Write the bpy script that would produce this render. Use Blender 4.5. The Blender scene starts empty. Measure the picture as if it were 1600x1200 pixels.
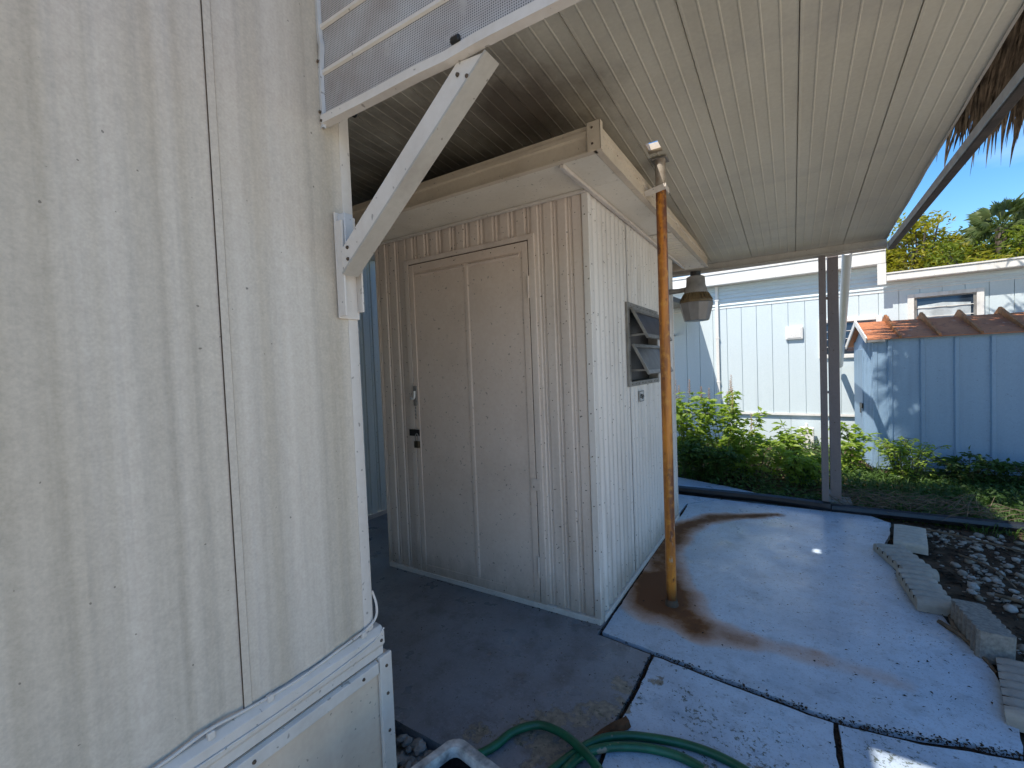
import bpy, bmesh, math, random
from mathutils import Vector, Matrix, noise
random.seed(7)
R = math.radians
scene = bpy.context.scene
col = scene.collection

# ------------------------------------------------------------------ camera
cam_d = bpy.data.cameras.new('camera'); cam = bpy.data.objects.new('camera', cam_d); col.objects.link(cam)
cam_d.sensor_width = 36; cam_d.lens = 15.805; cam_d.clip_start = 0.02; cam_d.clip_end = 800
_f = Vector((-0.5296, 0.8476, -0.0338)).normalized()
_r = Vector((0.8479, 0.5287, -0.0392)); _r = (_r - _f * _r.dot(_f)).normalized(); _u = _r.cross(_f)
cam.matrix_world = Matrix(((_r.x, _u.x, -_f.x, 0), (_r.y, _u.y, -_f.y, 0), (_r.z, _u.z, -_f.z, 1.25), (0, 0, 0, 1)))
scene.camera = cam

# ------------------------------------------------------------------ sky, sun, exposure
SUN_AZ, SUN_EL = R(209), R(59.5)
S = Vector((math.sin(SUN_AZ) * math.cos(SUN_EL), math.cos(SUN_AZ) * math.cos(SUN_EL), math.sin(SUN_EL)))
w = bpy.data.worlds.new('World'); scene.world = w; w.use_nodes = True
nt = w.node_tree; bg = nt.nodes['Background']
sky = nt.nodes.new('ShaderNodeTexSky'); sky.sky_type = 'NISHITA'; sky.sun_disc = False
sky.sun_elevation = SUN_EL; sky.sun_rotation = SUN_AZ; sky.air_density = 1.0; sky.dust_density = 0.3; sky.ozone_density = 1.6
tc = nt.nodes.new('ShaderNodeTexCoord'); mp = nt.nodes.new('ShaderNodeMapping'); mp.inputs['Scale'].default_value = (1.2, 1.2, 4.5)
nz = nt.nodes.new('ShaderNodeTexNoise'); nz.inputs['Scale'].default_value = 2.3; nz.inputs['Detail'].default_value = 7
rp = nt.nodes.new('ShaderNodeValToRGB'); rp.color_ramp.elements[0].position = .52; rp.color_ramp.elements[1].position = .95
rp.color_ramp.elements[1].color = (.30, .30, .30, 1); rp.color_ramp.elements[0].color = (0, 0, 0, 1)
mx = nt.nodes.new('ShaderNodeMixRGB'); mx.inputs['Color2'].default_value = (9.0, 9.3, 9.8, 1)
nt.links.new(tc.outputs['Generated'], mp.inputs['Vector']); nt.links.new(mp.outputs['Vector'], nz.inputs['Vector'])
nt.links.new(nz.outputs['Fac'], rp.inputs['Fac']); nt.links.new(rp.outputs['Color'], mx.inputs['Fac'])
hs = nt.nodes.new('ShaderNodeHueSaturation'); hs.inputs['Saturation'].default_value = 1.36; nt.links.new(sky.outputs['Color'], hs.inputs['Color']); nt.links.new(hs.outputs['Color'], mx.inputs['Color1']); nt.links.new(mx.outputs['Color'], bg.inputs['Color'])
bg.inputs['Strength'].default_value = 0.10
sl = bpy.data.lights.new('sun', 'SUN'); sun = bpy.data.objects.new('sun', sl); col.objects.link(sun)
sl.energy = 3.2; sl.angle = R(0.55); sl.color = (1, .93, .83)
sun.rotation_euler = (-S).to_track_quat('-Z', 'Y').to_euler(); sun.location = S * 20
vs = scene.view_settings; vs.view_transform = 'Standard'; vs.look = 'None'; vs.gamma = 1; vs.use_curve_mapping = False
vs.exposure = 1.25
scene.cycles.max_bounces = 8; scene.cycles.diffuse_bounces = 6; scene.cycles.use_denoising = True

# ------------------------------------------------------------------ materials
class NB:
    def __init__(s, name):
        s.m = bpy.data.materials.new(name); s.m.use_nodes = True; s.t = s.m.node_tree
        s.b = s.t.nodes['Principled BSDF']
    def n(s, t, **kw):
        x = s.t.nodes.new(t)
        for k, v in kw.items():
            if k.startswith('i_'): x.inputs[k[2:].replace('_', ' ')].default_value = v
            else: setattr(x, k, v)
        return x
    def l(s, a, b): s.t.links.new(a, b)
    def pos(s, scale=(1, 1, 1), rot=(0, 0, 0)):
        g = s.n('ShaderNodeNewGeometry'); m = s.n('ShaderNodeMapping'); m.inputs['Scale'].default_value = scale
        m.inputs['Rotation'].default_value = rot
        s.l(g.outputs['Position'], m.inputs['Vector']); return m.outputs['Vector']
    def noise(s, vec, scale, detail=4, rough=.55):
        x = s.n('ShaderNodeTexNoise'); x.inputs['Scale'].default_value = scale; x.inputs['Detail'].default_value = detail
        x.inputs['Roughness'].default_value = rough; s.l(vec, x.inputs['Vector']); return x.outputs['Fac']
    def ramp(s, fac, a, b, ca=(0, 0, 0, 1), cb=(1, 1, 1, 1)):
        x = s.n('ShaderNodeValToRGB'); e = x.color_ramp.elements
        e[0].position, e[1].position, e[0].color, e[1].color = a, b, ca, cb
        s.l(fac, x.inputs['Fac']); return x.outputs['Color']
    def mix(s, fac, a, b, typ='MIX'):
        x = s.n('ShaderNodeMixRGB', blend_type=typ)
        for sock, v in (('Fac', fac), ('Color1', a), ('Color2', b)):
            if isinstance(v, (int, float)): x.inputs[sock].default_value = v
            elif isinstance(v, tuple): x.inputs[sock].default_value = (*v[:3], 1)
            else: s.l(v, x.inputs[sock])
        return x.outputs['Color']
    def math(s, op, a, b=0.0):
        x = s.n('ShaderNodeMath', operation=op)
        for i, v in enumerate((a, b)):
            if isinstance(v, (int, float)): x.inputs[i].default_value = v
            else: s.l(v, x.inputs[i])
        return x.outputs[0]
    def attr(s, name):
        x = s.n('ShaderNodeAttribute'); x.attribute_name = name; return x.outputs['Fac']
    def bump(s, h, strength=.2, dist=.01):
        x = s.n('ShaderNodeBump'); x.inputs['Strength'].default_value = strength; x.inputs['Distance'].default_value = dist
        s.l(h, x.inputs['Height']); s.l(x.outputs['Normal'], s.b.inputs['Normal'])
    def fin(s, c, rough=.5, metal=0, spec=.5):
        if isinstance(c, tuple): s.b.inputs['Base Color'].default_value = (*c[:3], 1)
        else: s.l(c, s.b.inputs['Base Color'])
        if isinstance(rough, (int, float)): s.b.inputs['Roughness'].default_value = rough
        else: s.l(rough, s.b.inputs['Roughness'])
        s.b.inputs['Metallic'].default_value = metal; s.b.inputs['Specular IOR Level'].default_value = spec
        return s.m

def painted(name, base, dirt=(.30, .25, .19), amt=.5, rough=.45, streak=True, specks=.5, seed=0, lo=.42, hi=.75, sheen=.4, splash=0):
    b = NB(name)
    v = b.pos((7, 7, .55) if streak else (2.5, 2.5, 2.5)); v2 = b.pos((1, 1, 1))
    n1 = b.ramp(b.noise(v, 1.6 + .1 * seed, 5), lo, hi); n2 = b.ramp(b.noise(v2, 1.3, 3), .35, .75)
    f = b.math('MULTIPLY', b.math('MULTIPLY', n1, n2), amt)
    c = b.mix(f, base, dirt)
    if splash:
        g = b.n('ShaderNodeNewGeometry'); sx = b.n('ShaderNodeSeparateXYZ'); b.l(g.outputs['Position'], sx.inputs[0])
        lowz = b.n('ShaderNodeMapRange'); b.l(sx.outputs[2], lowz.inputs[0]); lowz.inputs[1].default_value = .02; lowz.inputs[2].default_value = splash; lowz.inputs[3].default_value = .55; lowz.inputs[4].default_value = 0
        sp0 = b.ramp(b.math('ADD', b.math('MULTIPLY', b.noise(b.pos((9, 9, 2.2)), 2.2, 6, .7), .8), lowz.outputs[0]), .55, .95)
        c = b.mix(b.math('MULTIPLY', sp0, .55), c, (.25, .20, .15))
        c = b.mix(b.math('MULTIPLY', b.ramp(b.noise(b.pos((1, 1, 1)), 21, 6, .75), .63, .70), .35), c, (.22, .17, .12))
    fine = b.noise(v2, 60, 3)
    c = b.mix(.05, c, b.ramp(fine, .3, .7), 'OVERLAY')
    sp = b.ramp(b.noise(v2, 75, 1, .3), .735, .76)
    c = b.mix(b.math('MULTIPLY', sp, specks), c, (.06, .05, .04))
    b.bump(b.noise(v2, 9, 3), .12, .01)
    return b.fin(c, b.mix(f, (rough,) * 3, (min(.9, rough + .3),) * 3), 0, sheen)

def plain(name, c, rough=.6, metal=0, var=.25, scale=14, bump=.15, spec=.4, dark=None):
    b = NB(name); v = b.pos()
    n = b.noise(v, scale, 5)
    d = dark or tuple(x * (1 - var * 1.6) for x in c)
    k = b.mix(b.ramp(n, .3, .7), d, c)
    if bump: b.bump(b.noise(v, scale * 3, 4), bump, .01)
    return b.fin(k, rough, metal, spec)

def leafmat(name, a, c, tr=.35):
    b = NB(name); v = b.pos(); k = b.mix(b.ramp(b.noise(v, 9, 3), .3, .7), a, c)
    oi = b.n('ShaderNodeNewGeometry').outputs['Random Per Island']
    k = b.mix(b.ramp(oi, 0, 1), k, b.mix(.5, k, c))
    b.fin(k, .5, 0, .35)
    t = b.n('ShaderNodeBsdfTranslucent'); b.l(b.mix(1.0, k, (1.5, 1.6, .8), 'MULTIPLY'), t.inputs['Color'])
    m = b.n('ShaderNodeMixShader'); m.inputs[0].default_value = tr
    b.l(b.b.outputs[0], m.inputs[1]); b.l(t.outputs[0], m.inputs[2])
    b.l(m.outputs[0], b.t.nodes['Material Output'].inputs['Surface']); return b.m

M = {}
def trailer_mat():
    b = NB('trailer_aluminium'); v2 = b.pos()
    a = b.ramp(b.noise(b.pos((15, 15, .10)), 1.3, 6, .55), .36, .70); c1 = b.ramp(b.noise(b.pos((6, 6, .10), (0, 0, 0)), 1.1, 5), .44, .62)
    big = b.ramp(b.noise(v2, 1.1, 3), .3, .7)
    c = b.mix(b.math('MULTIPLY', a, .9), (.585, .525, .455), (.43, .38, .31))
    c = b.mix(b.math('MULTIPLY', b.math('MULTIPLY', c1, big), .6), c, (.42, .345, .245))
    c = b.mix(b.math('MULTIPLY', b.ramp(b.noise(b.pos((40, 40, .9)), 1.4, 4), .5, .8), .25), c, (.26, .25, .24))
    c = b.mix(.08, c, b.ramp(b.noise(v2, 170, 2), .3, .7), 'OVERLAY'); c = b.mix(.06, c, b.ramp(b.noise(v2, 45, 4), .3, .7), 'OVERLAY')
    sp = b.ramp(b.noise(v2, 80, 1, .3), .80, .82); c = b.mix(b.math('MULTIPLY', sp, .7), c, (.10, .085, .07))
    b.bump(b.noise(v2, 3, 3), .08, .01)
    return b.fin(c, b.mix(a, (.40,) * 3, (.6,) * 3), 0, .45)
M['trailer'] = trailer_mat()
M['trim'] = painted('white_trim', (.62, .575, .53), (.27, .22, .17), .5, .45)
M['skirt'] = painted('skirting_metal', (.66, .54, .43), (.27, .20, .14), .5, .45)
M['shed'] = painted('shed_aluminium', (.66, .57, .505), (.26, .20, .155), .65, .5, specks=.8, splash=.28)
M['shed_side'] = painted('shed_side_aluminium', (.70, .66, .62), (.30, .26, .22), .75, .4, specks=.7, seed=3, splash=.30)
M['recess'] = painted('recess_siding', (.72, .79, .78), (.4, .43, .43), .5, .45)
M['door'] = painted('door_paint', (.66, .55, .475), (.40, .31, .24), .5, .5, streak=False, splash=.22)
M['fascia'] = painted('fascia_paint', (.62, .53, .42), (.18, .12, .075), .6, .5, streak=False)
M['soffit'] = painted('soffit_paint', (.74, .69, .60), (.30, .25, .18), .4, .5, streak=False)
M['ceiling'] = painted('ceiling_pan', (.47, .445, .40), (.17, .135, .10), .75, .5, streak=False, specks=.25, lo=.38, hi=.8)
def ceiling_mat():
    b = NB('ceiling_pan'); v = b.pos(); g = b.n('ShaderNodeNewGeometry')
    c = b.mix(b.math('MULTIPLY', b.ramp(b.noise(b.pos((2.2, .5, 1)), 1.6, 6, .6), .38, .75), .6), (.58, .55, .465), (.38, .345, .28))
    c = b.mix(b.math('MULTIPLY', b.ramp(b.noise(b.pos((.6, 2.4, 1)), 1.5, 6, .6), .50, .72), .45), c, (.36, .34, .32))
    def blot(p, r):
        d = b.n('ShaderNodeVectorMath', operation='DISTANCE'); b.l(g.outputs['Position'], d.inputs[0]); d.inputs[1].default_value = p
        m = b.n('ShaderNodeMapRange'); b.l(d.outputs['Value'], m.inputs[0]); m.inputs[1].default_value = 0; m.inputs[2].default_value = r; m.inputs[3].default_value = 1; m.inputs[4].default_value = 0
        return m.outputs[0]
    for p, r, k, kc in (((-.95, 1.62, 2.33), .55, .85, (.075, .05, .035)), ((-1.7, 2.0, 2.31), 1.4, .8, (.08, .07, .058)), ((-2.5, 1.5, 2.34), 1.2, .6, (.09, .08, .065))):  # brown smear first; the two wide blots paint the deep back-left's shade
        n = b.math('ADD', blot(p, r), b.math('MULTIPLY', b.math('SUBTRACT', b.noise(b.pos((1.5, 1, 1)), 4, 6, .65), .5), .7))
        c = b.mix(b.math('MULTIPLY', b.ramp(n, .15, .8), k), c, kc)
    c = b.mix(b.math('MULTIPLY', b.ramp(b.noise(v, 5, 5), .68, .80), .25), c, (.58, .57, .54))
    c = b.mix(.05, c, b.ramp(b.noise(v, 70, 3), .3, .7), 'OVERLAY')
    b.bump(b.noise(v, 5, 3), .12, .01)
    return b.fin(c, .5, 0, .35)
M['ceiling'] = ceiling_mat()
M['beam'] = painted('beam_paint', (.40, .375, .34), (.15, .11, .08), .6, .5)
M['post'] = painted('post_paint', (.19, .168, .168), (.10, .08, .07), .5, .7, sheen=.2)
M['house'] = painted('neighbour_siding', (.55, .625, .65), (.40, .45, .48), .3, .5, specks=.05)
M['house_trim'] = painted('neighbour_trim', (.70, .69, .66), (.35, .28, .2), .5, .5)
M['mshed'] = painted('metal_shed_paint', (.225, .335, .455), (.14, .20, .27), .5, .5, specks=.4)
M['steel'] = plain('dull_steel', (.30, .285, .265), .5, .4)
M['screw'] = plain('rusty_screw', (.12, .085, .06), .7, .2)
M['dark_metal'] = plain('dark_metal', (.035, .033, .032), .4, .5)
M['brass'] = plain('old_padlock', (.10, .085, .06), .4, .7)
M['glass'] = NB('dark_glass').fin((.02, .03, .045), .08, 0, .8)
M['frost'] = plain('dusty_glass', (.055, .05, .060), .45, 0, .4, 9, .05, .3)
M['frost_low'] = plain('dusty_glass_grey', (.085, .083, .08), .42, 0, .4, 14, .05, .3)
M['curtain'] = plain('plastic_drape', (.62, .68, .70), .35, 0, .35, 5, .3)
M['black_pipe'] = plain('black_curb', (.018, .019, .022), .35, 0, .3, 10, .1, .5)
M['pvc'] = plain('white_pvc', (.78, .78, .77), .35, 0, .06, 5, .02)
M['lens'] = plain('frosted_lens', (.22, .21, .205), .3, 0, .15, 20, .1, .5)
M['lamp_body'] = plain('lamp_housing', (.27, .255, .24), .55, .1, .3, 12)
M['lamp_skirt'] = plain('lamp_reflector', (.17, .12, .06), .5, .1, .3, 16)
M['rail'] = plain('gutter_rail', (.085, .07, .06), .6, .0, .35, 20)
M['block'] = plain('concrete_block', (.38, .355, .31), .9, 0, .15, 30, .12, .2)
M['block_pale'] = plain('pale_concrete_block', (.46, .44, .39), .9, 0, .12, 30, .12, .2)
M['block_rough'] = plain('rough_concrete_block', (.29, .28, .255), .95, 0, .28, 70, .3, .2)
M['stone'] = plain('grey_stone', (.36, .345, .32), .85, 0, .4, 20, .4, .2)
def pebble_mat():
    b = NB('mixed_pebble'); oi = b.n('ShaderNodeObjectInfo').outputs['Random']; isl = b.n('ShaderNodeNewGeometry').outputs['Random Per Island']
    c = b.mix(b.ramp(b.math('FRACT', b.math('ADD', oi, isl)), .1, .9), (.38, .37, .345), (.22, .185, .14))
    c = b.mix(b.ramp(b.noise(b.pos(), 40, 4), .45, .7), c, (.16, .135, .105))
    b.bump(b.noise(b.pos(), 60, 3), .2, .003); return b.fin(c, .85, 0, .2)
M['pebble'] = pebble_mat()
M['soil'] = plain('dark_soil', (.12, .086, .058), .95, 0, .5, 14, .8, .1)
M['joint'] = plain('joint_dirt', (.075, .05, .036), .95, 0, .5, 60, .8, .1)
M['bounce_ground'] = plain('pale_bounce_ground', (.60, .52, .40), .95, 0, .10, 3, .4, .15)  # ground tone made pale and warm to bounce light onto shaded walls
M['potting'] = plain('potting_soil', (.014, .013, .014), .95, 0, .5, 40, .8, .1)
M['pot'] = plain('chalky_pot', (.60, .58, .55), .8, 0, .5, 26, .3, .2)
M['bark'] = plain('brown_bark', (.13, .065, .032), .85, 0, .5, 20, .6, .2)
M['twig'] = plain('dry_twig', (.20, .155, .11), .85, 0, .4, 20, .3, .2)
M['litter'] = plain('leaf_litter', (.060, .040, .026), .9, 0, .5, 20, .2, .2)
M['thatch'] = plain('dry_palm_thatch', (.17, .13, .095), .8, 0, .55, 9, .2, .2)
M['thatch_pale'] = plain('pale_palm_strip', (.25, .20, .145), .75, 0, .5, 9, .3, .2)
M['thatch_back'] = plain('thatch_mat', (.06, .045, .032), .9, 0, .5, 20, .8, .1)
M['pole_wood'] = plain('hut_pole', (.16, .12, .085), .8, 0, .4, 12, .4)
M['stem'] = plain('green_stem', (.10, .11, .04), .7, 0, .3, 20, .1)
M['trunk'] = plain('tree_bark', (.14, .115, .09), .9, 0, .4, 12, .6)
M['red_twig'] = plain('reddish_twig', (.17, .10, .085), .85, 0, .3, 12, .2)
M['leaf'] = leafmat('weed_leaf', (.15, .25, .04), (.30, .38, .08), .5)
M['leaf_dark'] = leafmat('ground_leaf', (.04, .085, .018), (.07, .125, .028), .3)
M['leaf_yellow'] = leafmat('yellow_green_leaf', (.15, .17, .015), (.30, .26, .02), .45)
M['leaf_mid'] = leafmat('mid_green_leaf', (.08, .13, .016), (.18, .21, .025), .4)
M['leaf_palm'] = leafmat('palm_blade', (.06, .10, .03), (.13, .16, .05), .25)
M['leaf_deep'] = leafmat('deep_green_leaf', (.04, .08, .014), (.09, .13, .025), .35)
M['flower'] = plain('dry_flower_spike', (.60, .36, .20), .8, 0, .3, 30, .1)
M['plate'] = plain('small_plate', (.55, .55, .54), .5, 0, .15, 20, .05)
M['ink'] = plain('plate_ink', (.06, .06, .06), .6)
M['flange'] = painted('bent_flange', (.52, .53, .55), (.2, .2, .2), .4, .4)

def rustpole():
    b = NB('rusted_pole_paint'); v = b.pos((9, 9, .9)); g = b.n('ShaderNodeNewGeometry'); sx = b.n('ShaderNodeSeparateXYZ'); b.l(g.outputs['Position'], sx.inputs[0])
    n = b.noise(v, 2.2, 5); n2 = b.noise(b.pos(), 30, 4)
    rust = b.mix(b.ramp(n, .40, .62), (.56, .20, .02), (.13, .04, .013))
    rust = b.mix(b.ramp(n2, .5, .8), rust, (.60, .28, .04)); rust = b.mix(b.ramp(b.noise(b.pos((1, 1, .5)), 17, 5, .7), .56, .66), rust, (.11, .035, .014)); rust = b.mix(b.ramp(b.noise(b.pos((1, 1, .35)), 26, 4, .6), .66, .70), rust, (.34, .27, .2))
    z = b.math('ADD', sx.outputs[2], b.math('MULTIPLY', b.noise(v, 1.6, 3), .22))
    old = b.mix(b.ramp(n2, .4, .75), (.36, .32, .27), (.20, .15, .11))
    top = b.ramp(z, 2.145 / 3, 2.16 / 3) if False else None
    m = b.n('ShaderNodeMath', operation='GREATER_THAN'); b.l(z, m.inputs[0]); m.inputs[1].default_value = 2.20
    foot = b.n('ShaderNodeMapRange'); b.l(sx.outputs[2], foot.inputs[0]); foot.inputs[1].default_value = .02; foot.inputs[2].default_value = .12; foot.inputs[3].default_value = 1; foot.inputs[4].default_value = 0
    c = b.mix(m.outputs[0], rust, old); c = b.mix(foot.outputs[0], c, (.05, .02, .012))
    b.bump(n2, .25, .004); return b.fin(c, .42, 0, .5)
M['rustpole'] = rustpole()

def rustroof():
    b = NB('rusted_sheet'); v = b.pos((3, 3, 3)); n = b.noise(v, 1.5, 6); n2 = b.noise(b.pos(), 22, 4)
    c = b.mix(b.ramp(n, .3, .72), (.50, .20, .085), (.33, .115, .05)); c = b.mix(b.ramp(n2, .55, .75), c, (.16, .07, .045))
    c = b.mix(b.ramp(b.noise(v, 4, 4), .62, .75), c, (.50, .36, .28))
    b.bump(n2, .2, .004); return b.fin(c, .6, 0, .35)
M['rustroof'] = rustroof()
M['rustbatten'] = plain('rusted_batten', (.52, .21, .07), .6, 0, .35, 14, .2)

def perforated():
    b = NB('perforated_sheet'); v = b.pos(); sx = b.n('ShaderNodeSeparateXYZ'); b.l(v, sx.inputs[0])
    def saw(o, k): return b.math('ABSOLUTE', b.math('SUBTRACT', b.math('FRACT', b.math('MULTIPLY', o, k)), .5))
    a = saw(sx.outputs[0], 190); c = saw(sx.outputs[2], 190)
    d = b.math('ADD', b.math('MULTIPLY', a, a), b.math('MULTIPLY', c, c))
    hole = b.ramp(d, .055, .085, (1, 1, 1, 1), (0, 0, 0, 1))
    fill = b.ramp(b.noise(v, 11, 5), .60, .68)
    hole = b.math('MULTIPLY', hole, b.math('SUBTRACT', 1.0, fill))
    base = b.mix(b.ramp(b.noise(v, 6, 4), .4, .75), (.46, .455, .46), (.31, .265, .24))
    return b.fin(b.mix(hole, base, (.05, .05, .06)), .5, 0, .4)
M['perf'] = perforated()

def concrete():
    b = NB('painted_concrete'); v = b.pos(); st = b.attr('stain'); pe = b.attr('peel'); ed = b.attr('edge')
    base = b.mix(b.ramp(b.noise(v, 2.2, 5), .3, .7), (.36, .445, .54), (.50, .595, .70))
    base = b.mix(b.math('MULTIPLY', b.ramp(b.noise(v, 24, 5, .7), .5, .7), .45), base, (.20, .235, .29)); base = b.mix(b.math('MULTIPLY', b.ramp(b.noise(v, 55, 3), .45, .75), .4), base, (.50, .60, .70))
    base = b.mix(b.math('MULTIPLY', b.ramp(b.noise(v, 7, 6, .65), .55, .8), .55), base, (.085, .09, .11))
    base = b.mix(b.math('MULTIPLY', b.ramp(b.noise(v, 3.2, 6, .6), .48, .72), .5), base, (.27, .31, .38)); base = b.mix(b.math('MULTIPLY', b.ramp(b.noise(b.pos((1, 1, 1), (0, 0, .7)), 34, 6, .75), .60, .66), .55), base, (.07, .068, .072))
    sp = b.ramp(b.noise(v, 70, 2, .4), .70, .735); base = b.mix(b.math('MULTIPLY', sp, .75), base, (.05, .045, .045))
    base = b.mix(b.math('MULTIPLY', b.attr('shade_wear'), b.ramp(b.noise(v, 2.6, 6, .6), .25, .7, (.62, .62, .62, 1), (.90, .90, .90, 1))), base, (.115, .105, .105))  # front-left slab's shade is darkened into its colour here
    wear = b.math('MULTIPLY', b.attr('shade_wear'), b.ramp(b.noise(v, 6.5, 7, .72), .50, .66))
    base = b.mix(b.math('MULTIPLY', wear, .55), base, (.055, .05, .048)); base = b.mix(b.math('MULTIPLY', b.math('MULTIPLY', b.attr('shade_wear'), b.ramp(b.noise(v, 85, 3, .6), .58, .68)), .6), base, (.25, .26, .29))
    n = b.noise(v, 17, 7, .72)
    pm = b.ramp(b.math('ADD', n, b.math('MULTIPLY', pe, .50)), .83, .85)
    rim = b.ramp(b.math('ADD', n, b.math('MULTIPLY', pe, .50)), .80, .83)
    bare = b.mix(b.ramp(b.noise(v, 45, 4), .35, .7), (.14, .125, .10), (.29, .26, .205))
    base = b.mix(b.math('MULTIPLY', rim, .6), base, (.08, .08, .08)); base = b.mix(pm, base, bare)
    grit = b.ramp(b.noise(v, 120, 4, .7), .56, .66); base = b.mix(b.math('MULTIPLY', grit, .42), base, (.12, .125, .14))
    spots = b.ramp(b.noise(b.pos((1, 1, 1), (0, 0, 1.1)), 48, 3, .55), .67, .70); base = b.mix(b.math('MULTIPLY', spots, .75), base, (.06, .055, .05))
    blot = b.ramp(b.noise(b.pos((1, 1, 1), (0, 0, .3)), 4.2, 7, .7), .56, .74); base = b.mix(b.math('MULTIPLY', blot, .35), base, (.20, .20, .20))
    fk = b.ramp(b.math('ADD', b.noise(b.pos((1, 1.0, 1), (0, 0, .5)), 52, 6, .7), b.math('MULTIPLY', b.attr('fleck'), .20)), .725, .75)
    base = b.mix(b.math('MULTIPLY', fk, .85), base, (.062, .072, .045))
    sn = b.math('ADD', st, b.math('MULTIPLY', b.math('SUBTRACT', b.noise(v, 9, 7, .68), .5), .55))
    sf = b.math('MULTIPLY', b.ramp(sn, .12, .95), b.ramp(st, .0, .35))
    rust = b.mix(b.ramp(sn, .45, 1.05), (.58, .25, .05), (.125, .042, .007))
    base = b.mix(sf, base, rust)
    rgh = b.mix(sf, b.mix(b.ramp(b.noise(v, 5, 4), .35, .7), (.26,) * 3, (.44,) * 3), (.95,) * 3)
    base = b.mix(b.math('MULTIPLY', b.ramp(b.math('ADD', ed, b.math('MULTIPLY', b.noise(v, 16, 6, .7), 1.1)), 1.0, 1.6), .7), base, (.06, .045, .035))
    b.bump(b.mix(.5, b.noise(v, 40, 5), b.mix(pm, (1, 1, 1), (0, 0, 0))), .25, .006)
    return b.fin(base, rgh, 0, .6)
M['concrete'] = concrete()

def hosemat():
    b = NB('green_hose'); v = b.pos(); c = b.mix(b.ramp(b.noise(v, 20, 4), .4, .7), (.004, .075, .035), (.006, .115, .055))
    c = b.mix(b.ramp(b.noise(v, 16, 5), .66, .7), c, (.22, .19, .14)); return b.fin(c, .38, 0, .5)
M['hose'] = hosemat()

# ------------------------------------------------------------------ builders
ORG = {}
class MB:
    def __init__(s): s.v = []; s.f = []
    def add(s, vs, fs):
        o = len(s.v); s.v += [tuple(p) for p in vs]; s.f += [tuple(o + i for i in f) for f in fs]; return s
    def box(s, x0, x1, y0, y1, z0, z1):
        return s.add([(x0, y0, z0), (x1, y0, z0), (x1, y1, z0), (x0, y1, z0), (x0, y0, z1), (x1, y0, z1), (x1, y1, z1), (x0, y1, z1)],
                     [(0, 3, 2, 1), (4, 5, 6, 7), (0, 1, 5, 4), (1, 2, 6, 5), (2, 3, 7, 6), (3, 0, 4, 7)])
    def bar(s, a, b, w, h, up=(0, 0, 1)):
        a, b = Vector(a), Vector(b); d = (b - a).normalized(); u = Vector(up); sd = d.cross(u).normalized(); u = sd.cross(d)
        p = [q + sd * (i * w / 2) + u * (j * h / 2) for q in (a, b) for i, j in ((-1, -1), (1, -1), (1, 1), (-1, 1))]
        return s.add(p, [(3, 2, 1, 0), (4, 5, 6, 7), (0, 1, 5, 4), (1, 2, 6, 5), (2, 3, 7, 6), (3, 0, 4, 7)])
    def tube(s, pts, r, n=10, cap=True):
        pts = [Vector(p) for p in pts]; rs = r if isinstance(r, (list, tuple)) else [r] * len(pts); o = len(s.v); prev = None
        for i, p in enumerate(pts):
            d = (pts[min(i + 1, len(pts) - 1)] - pts[max(i - 1, 0)]).normalized()
            if prev is None: u = d.orthogonal().normalized()
            else: u = (prev - d * prev.dot(d)).normalized()
            prev = u; w_ = d.cross(u)
            for k in range(n):
                t = 2 * math.pi * k / n; s.v.append(tuple(p + (u * math.cos(t) + w_ * math.sin(t)) * rs[i]))
        for i in range(len(pts) - 1):
            for k in range(n):
                a = o + i * n + k; b = o + i * n + (k + 1) % n; s.f.append((a, b, b + n, a + n))
        if cap:
            s.f.append(tuple(o + k for k in reversed(range(n)))); s.f.append(tuple(o + (len(pts) - 1) * n + k for k in range(n)))
        return s
    def lathe(s, c, prof, n=24):
        o = len(s.v)
        for r, z in prof:
            for k in range(n):
                t = 2 * math.pi * k / n; s.v.append((c[0] + r * math.cos(t), c[1] + r * math.sin(t), c[2] + z))
        for i in range(len(prof) - 1):
            for k in range(n):
                a = o + i * n + k; b = o + i * n + (k + 1) % n; s.f.append((a, b, b + n, a + n))
        s.f.append(tuple(o + k for k in reversed(range(n)))); s.f.append(tuple(o + (len(prof) - 1) * n + k for k in range(n)))
        return s
    def poly(s, pts): return s.add(pts, [tuple(range(len(pts)))])
    def prism(s, pts, d):
        d = Vector(d); n = len(pts); a = [Vector(p) for p in pts]
        return s.add(a + [p + d for p in a], [tuple(reversed(range(n))), tuple(range(n, 2 * n))] + [(i, (i + 1) % n, n + (i + 1) % n, n + i) for i in range(n)])
    def extr(s, prof, d, back=None):
        """open profile (list of 3D points) swept along d: corrugated sheet"""
        d = Vector(d); a = [Vector(p) for p in prof]; n = len(a)
        s.add(a + [p + d for p in a], [(i, i + 1, n + i + 1, n + i) for i in range(n - 1)])
        return s
    def build(s, name, mat, parent=None, smooth=False, bevel=0, solid=0, org=None):
        me = bpy.data.meshes.new(name)
        o_ = ORG.get(parent.name, Vector()) if parent else Vector(org or (0, 0, 0))
        me.from_pydata([tuple(Vector(p) - o_) for p in s.v], [], s.f); me.materials.append(M[mat])
        if smooth: me.polygons.foreach_set('use_smooth', [True] * len(me.polygons))
        me.update()
        o = bpy.data.objects.new(name, me); col.objects.link(o)
        if parent: o.parent = parent; ORG[o.name] = o_
        else: o.location = o_; ORG[o.name] = o_
        if solid:
            q = o.modifiers.new('thickness', 'SOLIDIFY'); q.thickness = solid; q.offset = 0
        if bevel:
            q = o.modifiers.new('bevel', 'BEVEL'); q.width = bevel; q.segments = 2; q.limit_method = 'ANGLE'
        if smooth:
            q = o.modifiers.new('split', 'EDGE_SPLIT'); q.split_angle = R(38)
        return o
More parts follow.
